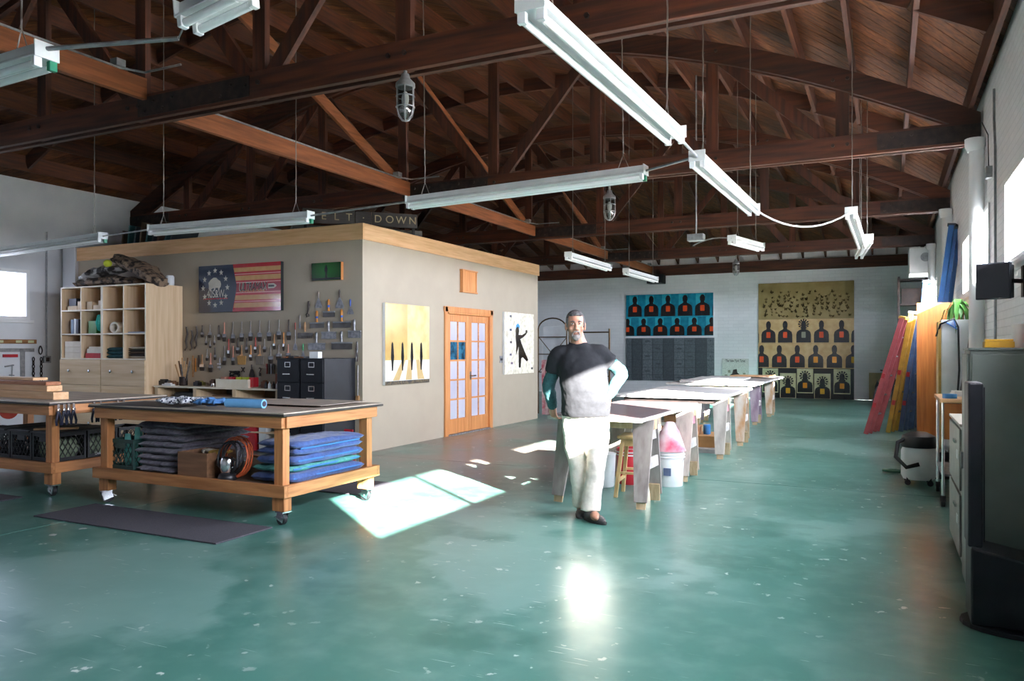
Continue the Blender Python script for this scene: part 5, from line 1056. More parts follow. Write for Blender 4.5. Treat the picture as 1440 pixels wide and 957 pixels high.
# trunk inside the clothes
body.tube(lerpp([(-.045, .095, 1.41), (-.035, .08, 1.3), (-.01, .06, 1.1), (.01, .09, .95), (.008, .1, .84)]), lerpr([.07, .11, .13, .12, .11]), 16)
limb(body, [V((-.05, .095, 1.395)), SR, SR * .5 + ER * .5 + V((-.015, 0, 0)), ER, ER * .5 + WR * .5, WR], [.055, .055, .05, .043, .038, .03]); limb(body, [V((-.04, .095, 1.4)), SL, SL * .5 + EL * .5, EL, EL * .5 + WL * .5, WL], [.055, .055, .05, .043, .038, .03])
limb(body, [HR, KR, AR], [.085, .06, .042]); limb(body, [HL, KL, AL], [.085, .06, .042])
def hand(b, w, d, pn, curls, th_dir, ln=1.0):            # wrist, finger direction, back-of-hand normal
    d = d.normalized(); s_ = d.cross(pn).normalized(); pn = s_.cross(d).normalized()
    limb(b, [w - d * .02, w + d * .03, w + d * .085], [.028, .032, .03], 12)
    for k in (-1, 1): b.tube([w + d * .02 + s_ * k * .012, w + d * .088 + s_ * k * .026], [.022, .016], 10)
    for i in range(4):
        o = (i - 1.5) * .019; L_ = (.072, .082, .078, .062)[i] * ln; c0 = curls; p = w + d * .082 + s_ * o; pts = [p - d * .02]; a = 0
        for seg in range(3):
            a += c0[seg]; pts.append(pts[-1] + (d * cos(a) - pn * sin(a)) * (L_ * (.45, .32, .28)[seg] + (.02 if seg == 0 else 0)) + s_ * o * .05)
        b.tube(pts, [.0098, .0095, .0085, .007], 8)
    p = w + d * .02 + s_ * th_dir * .026; q = p + (d * .6 + s_ * th_dir * .8 - pn * .2).normalized() * .045
    b.tube([p, q, q + (d * .9 + s_ * th_dir * .2 - pn * .3).normalized() * .032, q + (d * .95 - pn * .5).normalized() * .055], [.017, .0125, .0105, .008], 8)
hand(body, WR, V((-.0, .03, -1)).normalized() * .9 + V((.1, .15, 0)), V((-.8, -.6, 0)), (.5, .8, .5), 1)
hand(body, WL, V((-.75, -.28, -.55)), V((.15, -.95, .3)), (.15, .35, .3), -1)
# feet
body.ell(AL + V((.03, -.09, -.045)), (.042, .11, .035)); body.ell(AR + V((.0, -.02, -.03)), (.04, .1, .032))
bo = remesh(body.build('body', skin, man), .0062, 3)
# eyes, brows, mouth line, hair, beard
ew = mat('eye_white', 'D8D2CC', rough=.2); iris = mat('dark_iris', '2A1E18', rough=.15)
for s in (-1, 1):
    e = MB().ell(HC + V((s * .031, -.083, .014)), (.0125, .009, .0065), 14, 10).build('eye', ew, man, smooth=80); MB().ell(HC + V((s * .031, -.0905, .014)), (.0058, .003, .0055), 12, 8).build('iris', iris, e, smooth=80)
    MB().tube([HC + V((s * .014, -.101, .03)), HC + V((s * .032, -.102, .036)), HC + V((s * .05, -.088, .03))], [.004, .0055, .003], 8).build('eyebrow', hairm, man, smooth=60)
MB().tube([HC + V((-.024, -.098, -.071)), HC + V((0, -.107, -.07)), HC + V((.024, -.098, -.071))], [.002, .0032, .002], 6).build('mouth_line', mat('lip_shadow', '7E4A40', rough=.6), man, smooth=60)
hb = MB(); hb.ell(HC + V((0, .026, .05)), (.082, .095, .09)); hb.ell(HC + V((0, .062, -.005)), (.076, .056, .07))
for s in (-1, 1): hb.ell(HC + V((s * .072, -.005, .035)), (.011, .032, .042)); hb.ell(HC + V((s * .0745, -.012, -.002)), (.007, .01, .02))
hb.ell(HC + V((0, -.045, .1)), (.06, .035, .03))
remesh(hb.build('hair', hairm, man), .006, 3)
gb = MB()
gb.ell(HC + V((0, -.088, -.103)), (.032, .026, .03)); gb.tube([HC + V((-.03, -.09, -.07)), HC + V((-.022, -.104, -.055)), HC + V((0, -.112, -.051)), HC + V((.022, -.104, -.055)), HC + V((.03, -.09, -.07))], [.006, .008, .008, .008, .006], 8)
for s in (-1, 1): gb.tube([HC + V((s * .03, -.091, -.066)), HC + V((s * .033, -.086, -.09)), HC + V((s * .02, -.086, -.112))], [.007, .01, .012], 8)
remesh(gb.build('beard', beardm, man), .005, 2)
# t-shirt
sh = MB()
def ring_loft(b, rows, n=28):                            # rows of (centre, rx, ry)
    vs = []; fs = []
    for c_, rx, ry in rows: vs += [(c_[0] + rx * cos(2 * pi * k / n), c_[1] + ry * sin(2 * pi * k / n), c_[2]) for k in range(n)]
    for i in range(len(rows) - 1):
        for k in range(n): a = i * n + k; c2 = i * n + (k + 1) % n; fs.append((a, c2, c2 + n, a + n))
    fs += [tuple(range(n))[::-1], tuple(range((len(rows) - 1) * n, len(rows) * n))]; return b.add(vs, fs)
ring_loft(sh, [((.012, .07, .862), .205, .15), ((.012, .065, .9), .212, .165), ((.008, .05, 1.0), .213, .185), ((0, .045, 1.1), .21, .19), ((-.015, .05, 1.2), .208, .175), ((-.03, .065, 1.3), .212, .155), ((-.04, .08, 1.38), .205, .125), ((-.045, .088, 1.435), .165, .1), ((-.05, .075, 1.475), .108, .088), ((-.055, .07, 1.505), .08, .076)])
sl1 = SR * .45 + ER * .55; sl2 = SL * .5 + EL * .5
limb(sh, [V((-.12, .09, 1.405)), SR, SR * .7 + ER * .3 + V((-.01, 0, 0)), sl1], [.075, .08, .08, .078]); limb(sh, [V((.04, .09, 1.415)), SL, SL * .75 + EL * .25, sl2], [.078, .082, .082, .084])
so = remesh(sh.build('t_shirt', shirtm, man), .011, 5); wrinkle(so, .11, .022)
MB().tube([V((-.056 + .077 * cos(a), (.072 + .072 * sin(a)), 1.5 - .012 * max(0, -sin(a)))) for a in [2 * pi * k / 24 for k in range(25)]], .007, 6, False).build('neckband', shirtm, man, smooth=60)
for nm, a, e, w_ in (('sleeve', sl1, ER, WR), ('sleeve', sl2, EL, WL)):
    s_ = MB(); limb(s_, [a + (a - e).normalized() * .06, a, e, e * .5 + w_ * .5, w_ + (w_ - e).normalized() * .005], [.056, .062, .058, .053, .042])
    o = remesh(s_.build(nm, sleevem, man), .009, 4); wrinkle(o, .05, .016)
# trousers
tr = MB()
ring_loft(tr, [((.01, .085, .83), .17, .13), ((.01, .08, .87), .19, .15), ((.012, .075, .93), .192, .15), ((.012, .075, .97), .18, .145)])
limb(tr, [HR + V((0, 0, .02)), HR * .55 + KR * .45 + V((-.01, 0, 0)), KR, KR * .45 + AR * .55, AR + V((0, 0, .0))], [.115, .102, .08, .07, .07]); limb(tr, [HL + V((0, 0, .02)), HL * .55 + KL * .45 + V((.01, 0, 0)), KL, KL * .45 + AL * .55, AL + V((.0, .0, -.02))], [.118, .106, .085, .08, .082])
to = remesh(tr.build('trousers', trouserm, man), .011, 5); wrinkle(to, .13, .03)
for k, (a_, yaw) in enumerate(((AL + V((.03, -.09, -.095)), .55), (AR + V((.0, -.03, -.075)), -.2))):
    m = Matrix.Translation(a_ + V((0, 0, 0))) @ Matrix.Rotation(yaw, 4, 'Z') @ (Matrix.Rotation(.0, 4, 'X'))
    sp_ = MB(m); ring_loft(sp_, [((0, 0, .0), .046, .145), ((0, 0, .018), .05, .15)]); sole = sp_.build('shoe_sole', mat('dark_sole', '3A3838', rough=.8) if 'dark_sole' not in MATS else MATS['dark_sole'], man, smooth=40)
    up = MB(m); up.ell((0, -.03, .03), (.045, .105, .04)); up.ell((0, .07, .04), (.04, .065, .05)); remesh(up.build('shoe', shoem, man), .008, 3)
# ================================================================ back wall pictures
PB = YB - .004
sil = [(-.48, 0), (-.48, .36), (-.43, .49), (-.3, .56), (-.15, .61), (-.12, .66), (-.16, .74), (-.165, .86), (-.11, .96), (0, 1), (.11, .96), (.165, .86), (.16, .74), (.12, .66), (.15, .61), (.3, .56), (.43, .49), (.48, .36), (.48, 0)]
hbox = [(-.12, .22), (.12, .22), (.14, .25), (.14, .46), (.12, .49), (-.12, .49), (-.14, .46), (-.14, .25)]
printb = mat('charcoal_print', '1C1B1E', '29282B', rough=.2, coat=.6, scale=8); orangep = mat('orange_print', 'E8562A', 'DD4C22', rough=.25, coat=.5); amberp = mat('amber_print', 'E89A2C', 'DE8E22', rough=.25, coat=.5); yellowp = mat('yellow_print', 'E6B42E', 'DAA624', rough=.25, coat=.5); tealp = mat('teal_print', '1F8FA6', '16738C', rough=.2, scale=6, coat=.6); tealp2 = mat('light_teal_print', '3AB4C4', '2AA0B6', rough=.2, scale=6, coat=.6)
parch = mat('parchment_print', 'D8B884', 'C49F68', rough=.2, scale=5, coat=.7); olive = mat('olive_gold_print', 'A8925F', '94804F', rough=.12, scale=3, coat=1); paleg = mat('pale_green_print', 'CDCBA4', 'B9B68C', rough=.2, coat=.6); greyp = mat('grey_print', '8A8876', rough=.3)
def panel(name, label, px0, px1, pyt, pyb, th, edge):
    a = at_y(px0, 480, PB - th); b_ = at_y(px1, 480, PB - th); xm = (px0 + px1) / 2
    zt, zb = at_y(xm, pyt, PB - th).z, at_y(xm, pyb, PB - th).z; w_ = b_.x - a.x; h = zt - zb
    t = thing(name, label, 'painting', ((a.x + b_.x) / 2, PB - th, max(zb, .002)))
    MB().box(-w_ / 2, w_ / 2, .001, th, 0, h).build('panel', edge, t)
    return t, w_, h
def art(t, w_, h, pts, m, name, d, lo=0., hi=1.):        # pts in panel fractions, clipped to the panel
    pts = [(min(hi, max(lo, u)), v) for u, v in pts]
    MB().prism(pts, lambda u, v, e: (-w_ / 2 + u * w_, -e, v * h), d, d + .0008).build(name, m, t)
def rect(u0, u1, v0, v1): return [(u0, v0), (u1, v0), (u1, v1), (u0, v1)]
def bust(t, w_, h, uc, v0, v1, uw, box_m, halo=False, bm=None):
    P_ = [(uc + x * uw, v0 + y * (v1 - v0)) for x, y in sil]
    if max(p[0] for p in P_) < .005 or min(p[0] for p in P_) > .995: return
    art(t, w_, h, P_, bm or printb, 'silhouette', .0012)
    if halo:
        for k in range(12):
            a = 2 * pi * k / 12; cx, cy = uc, v0 + .84 * (v1 - v0); r0, r1 = .2 * uw, .36 * uw; sy = w_ / h
            if 4 <= (k + 6) % 12 <= 8 and False: continue
            art(t, w_, h, [(cx + r * cos(b_), cy + r * sin(b_) * sy) for r, b_ in ((r0, a - .16), (r1, a - .16), (r1, a + .16), (r0, a + .16))], printb, 'halo_ray', .0014)
    if -.01 < uc < 1.01: art(t, w_, h, [(uc + x * uw, v0 + y * (v1 - v0)) for x, y in hbox], box_m, 'chest_box', .0021)
t, w_, h = panel('target_painting', 'teal painting with two rows of dark busts with orange chests, on the end wall', 880.5, 1003, 413, 472, .06, mat('white_panel_edge', 'D8DCDE', rough=.5))
art(t, w_, h, rect(0, 1, 0, 1), tealp, 'teal_field', .0002)
for k in range(6): art(t, w_, h, rect(k * .192 + .04, k * .192 + .14, .52, .99), tealp2, 'teal_block', .0005); art(t, w_, h, rect(k * .192 - .04, k * .192 + .06, .02, .44), tealp2, 'teal_block', .0005)
for k in range(6): bust(t, w_, h, .105 + .194 * k, .47, .97, .172, orangep); bust(t, w_, h, .015 + .194 * k, .01, .43, .172, orangep)
art(t, w_, h, rect(0, 1, .448, .462), tealp2, 'band', .0026)
t, w_, h = panel('relief_panel', 'grey panel of embossed squares under the teal painting', 881, 1004, 475, 535, .06, mat('slate_edge', '454B50', rough=.5))
sq = [mat('slate_square_' + str(k), c, d_, rough=.45, scale=20, bump=.4) for k, (c, d_) in enumerate((('646C71', '51595E'), ('737B80', '596166'), ('535B60', '464D52')))]
for i in range(9):
    for j in range(6):
        u0 = i * .122 - .055 + .003; v0 = j * .178 - .04
        u1, v1 = min(1, u0 + .115), min(1, v0 + .168); u0, v0 = max(0, u0), max(0, v0)
        MB().box(-w_ / 2 + u0 * w_, -w_ / 2 + u1 * w_, -.006 - .008 * ((i + j) % 2), .0008, v0 * h, v1 * h).build('square_tile', sq[(i * 2 + j * 3) % 3], t)
        if (i + j) % 2: MB().box(-w_ / 2 + (u0 + .03) * w_, -w_ / 2 + (u1 - .03) * w_, -.022, -.0142, (v0 + .06) * h, (v0 + .1) * h).build('emblem', sq[2], t)
t, w_, h = panel('target_painting', 'tall gold painting with butterflies above rows of dark busts', 1066.5, 1201, 397, 560.5, .05, mat('dark_oak_edge', '4A3C2A', rough=.5))
art(t, w_, h, rect(0, 1, .685, 1), olive, 'gold_field', .0002); art(t, w_, h, rect(0, 1, .475, .684), parch, 'parchment_band', .0002); art(t, w_, h, rect(0, 1, .26, .474), parch, 'parchment_band', .0002); art(t, w_, h, rect(0, 1, 0, .259), printb, 'dark_band', .0002)
cw_ = .192
for k, uc in enumerate((-.07, .11, .29, .485, .67, .875, 1.05)): bust(t, w_, h, uc, .48, .67, .16, [orangep, orangep, orangep, greyp, orangep, orangep, orangep][k], halo=(k == 3))
for k in range(6): bust(t, w_, h, .035 + cw_ * k, .265, .46, .165, [orangep, orangep, orangep, amberp, amberp, yellowp][k])
for k, (uc, v0, v1) in enumerate(((.13, .05, .255), (.32, .0, .21), (.5, .05, .255), (.68, .0, .21), (.88, .05, .255))):
    art(t, w_, h, rect(uc - .085, uc + .085, .0 if k % 2 else .045, .215 if k % 2 else .255), paleg, 'pale_square', .0006)
    bust(t, w_, h, uc, v0 + .003, v1 - .035, .165, yellowp if k % 2 else amberp, halo=True)
bf = MB(); rb_ = random.Random(5)
for k in range(126):
    u = .035 + (k % 14 + rb_.uniform(.1, .9)) / 14 * .94; v = .7 + (k // 14 + rb_.uniform(.1, .9)) / 9 * .235; s_ = rb_.uniform(.011, .019); a = rb_.uniform(-.8, .8)
    if k // 14 > 6 and rb_.random() < .45: continue
    for sg in (-1, 1):
        P_ = []
        for x, y in ((0, -.3), (0, .3), (.9, 1.0), (1.1, .6), (.6, 0), (.8, -.6), (.35, -.8)):
            x *= sg; P_.append((u + s_ * (x * cos(a) - y * sin(a)), v + s_ * (x * sin(a) + y * cos(a)) * w_ / h))
        if all(.003 < p[0] < .997 and p[1] < .99 for p in P_): bf.prism(P_ if sg > 0 else P_[::-1], lambda u, v, e: (-w_ / 2 + u * w_, -e, v * h), .0003, .001)
o = bf.build('butterflies', printb, t); o['kind'] = 'stuff'
t, w_, h = panel('newspaper_poster', 'pale newspaper poster with a dark hatted figure, leaning on the end wall', 1015.5, 1053, 504, 556, .03, whitep)
art(t, w_, h, rect(0, 1, 0, 1), mat('newsprint', 'D9D9D2', 'C0BFB8', rough=.5, scale=25, detail=8), 'newsprint_field', .0002)
text('lettering', 'The New York Times', .12, printb, t, (0, -.0012, h * .94), (pi / 2, 0, 0), .0004, sx=.55)
art(t, w_, h, [(.32, .02), (.33, .3), (.38, .42), (.36, .52), (.28, .54), (.38, .6), (.42, .7), (.55, .72), (.58, .62), (.66, .58), (.58, .54), (.58, .46), (.66, .36), (.68, .02)], printb, 'figure', .0012)
for u, v in ((.1, .5), (.12, .3), (.22, .62), (.78, .55), (.82, .38), (.76, .2), (.9, .5)): art(t, w_, h, rect(u, u + .1, v, v + .07), greyp, 'photo_block', .0012)
t, w_, h = panel('small_canvas', 'small brown canvas on the floor behind the ladders', 1222, 1246, 524, 561, .04, boxw)
art(t, w_, h, rect(0, 1, 0, 1), olive, 'brown_field', .0002); art(t, w_, h, [(.3, .05), (.35, .5), (.5, .75), (.65, .5), (.7, .05)], printb, 'dark_shape', .001)
# ================================================================ behind the office corner
brass = mat('bronze_tube', '5E4A30', '453622', rough=.4, metal=.6)
Yk = 15.7; xa, xb = at_y(757, 480, Yk).x, at_y(797, 480, Yk).x; w_ = xb - xa; zt = at_y(780, 447, Yk).z
t = thing('metal_rack', 'bronze tube rack with arched top and cross bars beyond the office corner', 'rack', ((xa + xb) / 2, Yk, 0)); a = w_ / 2
MB().tube([(-a, 0, 0), (-a, 0, zt - .25)] + [(-a * cos(q), 0, zt - .25 + .25 * sin(q)) for q in [pi * k / 12 for k in range(1, 12)]] + [(a, 0, zt - .25), (a, 0, 0)], .016, 8).build('arch_tube', brass, t, smooth=60)
for z in (zt - .42, zt - .8, zt - 1.2): MB().cyl((-a, 0, z), (a, 0, z), .011, n=8).build('cross_bar', brass, t)
MB().cyl((-a, .02, zt - 1.2), (a, .02, zt - .42), .009, n=8).cyl((a, .03, zt - 1.2), (-a, .03, zt - .42), .009, n=8).build('diagonal_bar', brass, t)
MB().cyl((a + .06, 0, 0), (a + .06, 0, zt + .02), .018, n=10).build('side_post', brass, t)
solo('white_sheet', MB().box(-a * .9, a * .9, 0, .02, 0, 1.95), mat('pale_plastic_sheet', 'D5D8DC', 'C2C6CC', rough=.4, scale=3, bump=.2), 'pale sheet standing behind the bronze rack', 'sheet', ((xa + xb) / 2, Yk + .2, .001))
Yk2 = 16.6; xa2, xb2 = at_y(806, 480, Yk2).x, at_y(857, 480, Yk2).x; z2 = at_y(830, 467, Yk2).z
t = thing('metal_rack', 'bronze rail with end post behind the man\'s shoulder', 'rack', ((xa2 + xb2) / 2, Yk2, 0)); a = (xb2 - xa2) / 2
for s in (-1, 1): MB().cyl((s * a, 0, 0), (s * a, 0, z2 + .08), .022, n=10).build('post', brass, t)
for z in (z2, z2 - .5, z2 - 1.0): MB().cyl((-a, 0, z), (a, 0, z), .016, n=8).build('rail', brass, t)
for k, px in enumerate((763.5, 768, 773)):
    p = at_y(px, 588, 15.25); solo('painted_plank', MB().beam((0, 0, 0), (-.14, .28, 1.18), .07, .03, (0, 1, 0)), mat('red_white_plank_%d' % k, ['C05A66', 'D8C8C0', 'B84858'][k], ['E0C8C4', 'B87078', 'D8B8B4'][k], rough=.6, scale=9), '%s streaked plank leaning beyond the office corner, %s of three' % (['pink', 'white', 'red'][k], ['left', 'middle', 'right'][k]), 'plank', (p.x, 15.3, .02), group='streaked planks')
# ================================================================ along the right-hand wall
# ladders
def ladder(label, foot, top, w_, rail, steps, stepm, capm, wdir=(0.25, 1, 0), grp='closed step ladders'):
    f, tp = Vector(foot), Vector(top); t = thing('step_ladder', label, 'ladder', foot, group=grp); d = tp - f; wd = Vector(wdir).normalized() * w_ / 2; wt = wd * .7
    n_ = d.cross(wd).normalized(); 
    if n_.x > 0: n_ = -n_
    bk = -n_ * .07
    for s in (-1, 1): MB().beam(wd * s, d + wt * s, .03, .075, n_).build('front_rail', rail, t, bevel=.003); MB().beam(wd * s * .92 + bk + Vector((0, 0, .03)), d * .97 + wt * s * .9 + bk * .9, .025, .05, n_).build('back_rail', rail, t, bevel=.003)
    for k in range(1, steps): q = k / steps; ww = wd * (1 - q) + wt * q; MB().beam(d * q - ww, d * q + ww, .075, .02, d.normalized()).build('step', stepm, t)
    if capm: MB().beam(d - wt * 1.1, d + wt * 1.1, .11, .05, d.normalized()).build('top_cap', capm, t, bevel=.006)
    for q in (.25, .5): MB().beam(d * q - wd * 1.06, d * q - wd * .84, .05, .082, d.normalized()).build('red_sticker', red, t)
    return t
pinkl = mat('faded_red_fibreglass', 'B4585C', 'A24A50', rough=.5, scale=8); yell = mat('yellow_fibreglass', 'C79A38', 'AE842C', rough=.5, scale=8); bluel = mat('slate_blue_fibreglass', '4E6A94', '3F587E', rough=.5, scale=8); blue2 = mat('blue_fibreglass', '2C5F96', '224E80', rough=.4)
ladder('faded red step ladder leaning out furthest from the right wall', (-.27, 14.6, 0), (.27, 14.9, 1.98), .5, pinkl, 6, steel, yell)
ladder('yellow step ladder leaning between the red and slate ladders', (.07, 15.0, 0), (.42, 15.2, 2.08), .5, yell, 6, steel, steel)
ladder('slate blue step ladder leaning just left of the orange panel', (.27, 15.3, 0), (.5, 15.45, 2.0), .5, bluel, 6, steel, bluel)
ladder('medium blue ladder whose silver top shows over the orange panel', (.45, 15.9, 0), (.66, 16.0, 2.68), .45, bluel, 8, steel, steel)
ladder('tall blue ladder leaning on the right wall above the orange panel', (.5, 13.2, .0), (.9, 13.35, 3.3), .45, blue2, 10, galv, black)
# bicycle
t = thing('bicycle', 'dark bicycle parked behind the ladders by the end wall', 'bicycle', (.02, 18.3, 0), radians(70))
for x in (-.5, .5):
    wl = MB().tube([(x + .32 * cos(a), 0, .34 + .32 * sin(a)) for a in [2 * pi * k / 28 for k in range(29)]], .018, 8, False).build('wheel', rubber, t, smooth=60)
    sp_ = MB()
    for k in range(10): a = 2 * pi * k / 10; sp_.cyl((x, 0, .34), (x + .31 * cos(a), 0, .34 + .31 * sin(a)), .003, n=4)
    o = sp_.build('spokes', steel, wl); o['kind'] = 'stuff'
B = lambda *q: MB().cyl(*q, .017, n=8)
for a, b_ in (((-.5, 0, .34), (-.12, 0, .32)), ((-.12, 0, .32), (.36, 0, .72)), ((-.12, 0, .32), (-.2, 0, .85)), ((-.2, 0, .78), (.34, 0, .8)), ((-.2, 0, .72), (-.5, 0, .34)), ((.33, 0, .9), (.5, 0, .34))): B(a, b_).build('frame_tube', blackm, t)
MB().tube([(.3, -.28, .98), (.33, -.1, .95), (.33, .1, .95), (.3, .28, .98)], .013, 8).build('handlebar', black, t); MB().pad(.24, .13, .05, .86, 2, .004, 8, 6, 4).build('seat', black, t)
# panels
orangew = wood('orange_stained_wood', 'C27838', 'A8612A', 'Z', rough=.35, coat=.3)
t = thing('plywood_sheet', 'tall orange stained wood panel standing out from the right wall', 'panel', (.65, 12.0, 0)); MB().box(-.28, .28, 0, .045, 0, 2.08).build('panel_board', orangew, t, bevel=.003)
MB().box(-.285, -.255, -.012, -.0005, 0, 2.08).build('edge_strip', orangew, t)
t = thing('white_locker', 'narrow white locker with yellow edge before the orange panel', 'cabinet', (.75, 10.35, 0)); MB().box(-.18, .18, .01, .42, 0, 1.79).build('body', whitep, t, bevel=.004); MB().box(-.21, -.181, .0, .42, 0, 1.77).build('yellow_side', mat('yellow_edge_wood', 'C9A45A', 'B48F48', rough=.5), t); MB().box(-.175, .175, 0, .0095, .02, 1.77).build('door', whitep, t, bevel=.003)
t = thing('potted_plant', 'small leafy plant hanging over the top of the white locker', 'plant', (.76, 10.55, 1.791))
MB().lathe([(.05, 0), (.06, .07), (.065, .08), (.05, .075)], n=16).build('pot', mat('terracotta', 'A8623C', rough=.7), t, smooth=40)
leafm = mat('green_leaf', '4E8A34', '3A6E28', rough=.5)
for k in range(16):
    a = 2 * pi * k / 16 + .2; L_ = .13 + .05 * (k % 3); c_, s_ = cos(a), sin(a); P_ = [(0, .08), (.3, .16 + .03 * (k % 4)), (.65, .12), (1, -.06 - .05 * (k % 3))]; vs = []
    for q, (u, z) in enumerate(P_): wq = (.01, .03, .026, .002)[q]; vs += [(c_ * L_ * u - s_ * wq, s_ * L_ * u + c_ * wq, z), (c_ * L_ * u, s_ * L_ * u, z - .006), (c_ * L_ * u + s_ * wq, s_ * L_ * u - c_ * wq, z)]
    fs = [];
    for q in range(3): fs += [(q * 3, q * 3 + 1, q * 3 + 4, q * 3 + 3), (q * 3 + 1, q * 3 + 2, q * 3 + 5, q * 3 + 4)]
    MB().add(vs, fs).build('leaf', leafm, t, smooth=60)
solo('blue_strap', MB().beam((0, 0, 0), (.14, 0, -.1), .008, .04, (0, 1, 0)).beam((.1, .001, .02), (.12, .001, -.09), .008, .03, (0, 1, 0)), mat('bright_blue_strap', '2A7FD0', rough=.5), 'bright blue strap taped on the front of the white locker', 'strap', (.6, 10.33, 1.77))
solo('black_hose', MB().tube([(-.2, .1, 1.6), (-.16, -.02, 1.74), (-.02, -.03, 1.8), (.02, -.03, 1.7), (.03, -.03, 1.2), (.0, -.03, .7), (.04, -.04, .3), (.0, -.05, .02)], .011, 8), black, 'thin black hose hanging down the front of the white locker', 'hose', (.72, 10.33, 0), smooth=60)
solo('mop_pole', MB().cyl((0, 0, 0), (.28, .25, 1.6), .014, n=10).cyl((.245, .22, 1.4), (.28, .25, 1.62), .018, n=10), mat('grey_pole', '6A6664', rough=.5), 'grey pole leaning on the right wall before the white locker', 'pole', (.58, 9.93, .0), smooth=50)
solo('brown_board', MB().box(-.1, .1, -.012, .012, 0, .62), boxw, 'brown board standing behind the grey green cabinet', 'board', (.85, 6.1, .952), .2, bevel=.003)
# grey green cabinet
ggm = mat('grey_green_metal', '6E746C', '5F655E', rough=.45, scale=3)
t = thing('metal_cabinet', 'big grey green metal cabinet at the right edge of the room', 'cabinet', (.70, 5.16, 0)); MB().box(-.27, .24, .012, .36, .03, 1.44).build('body', ggm, t, bevel=.005)
MB().box(-.28, .245, -.004, .365, 1.441, 1.455).build('top_lip', ggm, t, bevel=.003); MB().box(-.26, .23, -.006, .0115, .05, 1.42).build('side_panel', ggm, t, bevel=.003); MB().box(-.285, -.2705, .03, .34, .06, 1.42).build('door', ggm, t, bevel=.003)
MB().box(-.298, -.2855, .25, .28, .72, .82).build('door_handle', steel, t)
solo('yellow_box', MB().box(-.075, .075, -.05, .05, 0, .036).box(-.07, .07, -.046, .046, .036, .05), mat('yellow_plastic', 'E0A81E', 'D09A18', rough=.4), 'yellow plastic box on the grey green cabinet', 'box', (.585, 5.3, 1.456), bevel=.004)
t = thing('paper_cups', 'stack of white cups on the grey green cabinet', 'cups', (.7, 5.42, 1.456)); MB().lathe([(.03, 0), (.036, .06), (.036, .09), (.038, .12), (.04, .14)], n=18).build('cup_stack', whitep, t, smooth=40)
t = thing('red_black_radio', 'red and black radio on the grey green cabinet at the edge', 'radio', (.84, 5.32, 1.456)); MB().box(-.09, .09, -.05, .05, 0, .08).build('body', red, t, bevel=.012); MB().box(-.05, .09, -.055, .055, .02, .12).build('speaker_block', black, t, bevel=.008)
# black tower
tw = mat('black_tower_plastic', '1B1B20', '232329', rough=.5, spec=.3)
t = thing('black_tower', 'black plastic tower with wide lower half and flat base at the right edge', 'tower', (.575, 4.72, 0))
MB().box(-.2, -.13, -.1, .12, .42, 1.275).build('upright', tw, t, bevel=.012)
for k in range(3): MB().box(-.128, -.122, -.08 + .06 * k, -.05 + .06 * k, .45, 1.25).build('rib', tw, t)
MB().prism([(-.19, .03), (.36, .03), (.36, .36), (.05, .38), (-.19, .43)], lambda u, v, d: (u, d, v), -.14, .16).build('lower_body', tw, t, bevel=.012)
MB().prism([(-.3 * cos(a) + .07, .2 * sin(a)) if True else 0 for a in [2 * pi * k / 24 for k in range(24)]], lambda u, v, d: (u, v, d), 0, .028).build('base', tw, t, bevel=.006)
# file cabinet, cart, vacuum
t = thing('file_cabinet', 'light grey two-drawer file cabinet beside the black tower', 'cabinet', (.665, 5.9, 0)); lg = mat('light_grey_metal', '9A9690', '8C8882', rough=.4)
MB().box(-.22, .26, 0, .92, .02, .93).build('body', lg, t, bevel=.004); MB().box(-.235, .27, -.005, .925, .931, .95).build('top', mat('pale_laminate', 'C9C2B4', rough=.4), t, bevel=.003)
for z in (.06, .5):
    dd = MB().box(-.235, -.2205, .015, .905, z, z + .41).build('drawer', lg, t, bevel=.004); MB().box(-.25, -.2355, .2, .35, z + .3, z + .32).build('handle', chrome, dd); MB().box(-.2385, -.2355, .1, .2, z + .2, z + .26).build('label_card', whitep, dd)
t = thing('utility_cart', 'wood topped cart with chrome legs along the right wall', 'cart', (.67, 8.5, 0))
MB().box(-.24, .24, -.45, .45, .955, .99).build('top', pine, t, bevel=.004); MB().box(-.2, .2, -.44, -.02, .62, .95).build('drawer_box', orangew, t, bevel=.004); MB().box(-.22, .22, -.43, .43, .28, .3).build('shelf', steel, t)
for sx in (-1, 1):
    for sy in (-1, 1): MB().cyl((sx * .21, sy * .42, .1), (sx * .21, sy * .42, .954), .014, n=10).build('leg', chrome, t, smooth=50); MB().cyl((sx * .21 - .015, sy * .42, .05), (sx * .21 + .015, sy * .42, .05), .05, n=18).box(sx * .21 - .02, sx * .21 + .02, sy * .42 - .012, sy * .42 + .012, .05, .1).build('caster', rubber, t)
solo('blue_tape', MB().lathe([(.045, 0), (.06, 0), (.06, .04), (.045, .04)], n=20), mat('blue_tape', '3F86C8', rough=.5), 'roll of blue tape on the wood topped cart', 'tape', (.52, 8.2, .9905), smooth=40)
solo('paper_pile', MB().box(-.14, .14, -.1, .1, 0, .03).box(-.13, .12, -.1, .09, .03, .05), whitep, 'pile of pale papers on the wood topped cart', 'papers', (.7, 8.6, .9905), .1)
t = thing('shop_vacuum', 'white and black canister vacuum on the floor by the cart', 'vacuum', (.3, 9.3, 0))
MB().lathe([(.15, .06), (.17, .1), (.17, .36), (.15, .4)], n=24).build('canister', whitep, t, smooth=40); MB().lathe([(.17, .4), (.18, .42), (.16, .52), (.08, .56)], n=24).build('motor_head', black, t, smooth=40)
MB().tube([(-.1, -.05, .5), (-.2, -.12, .45), (-.22, -.16, .3), (-.12, -.2, .2), (.0, -.2, .24)], .022, 10).build('hose', black, t, smooth=60)
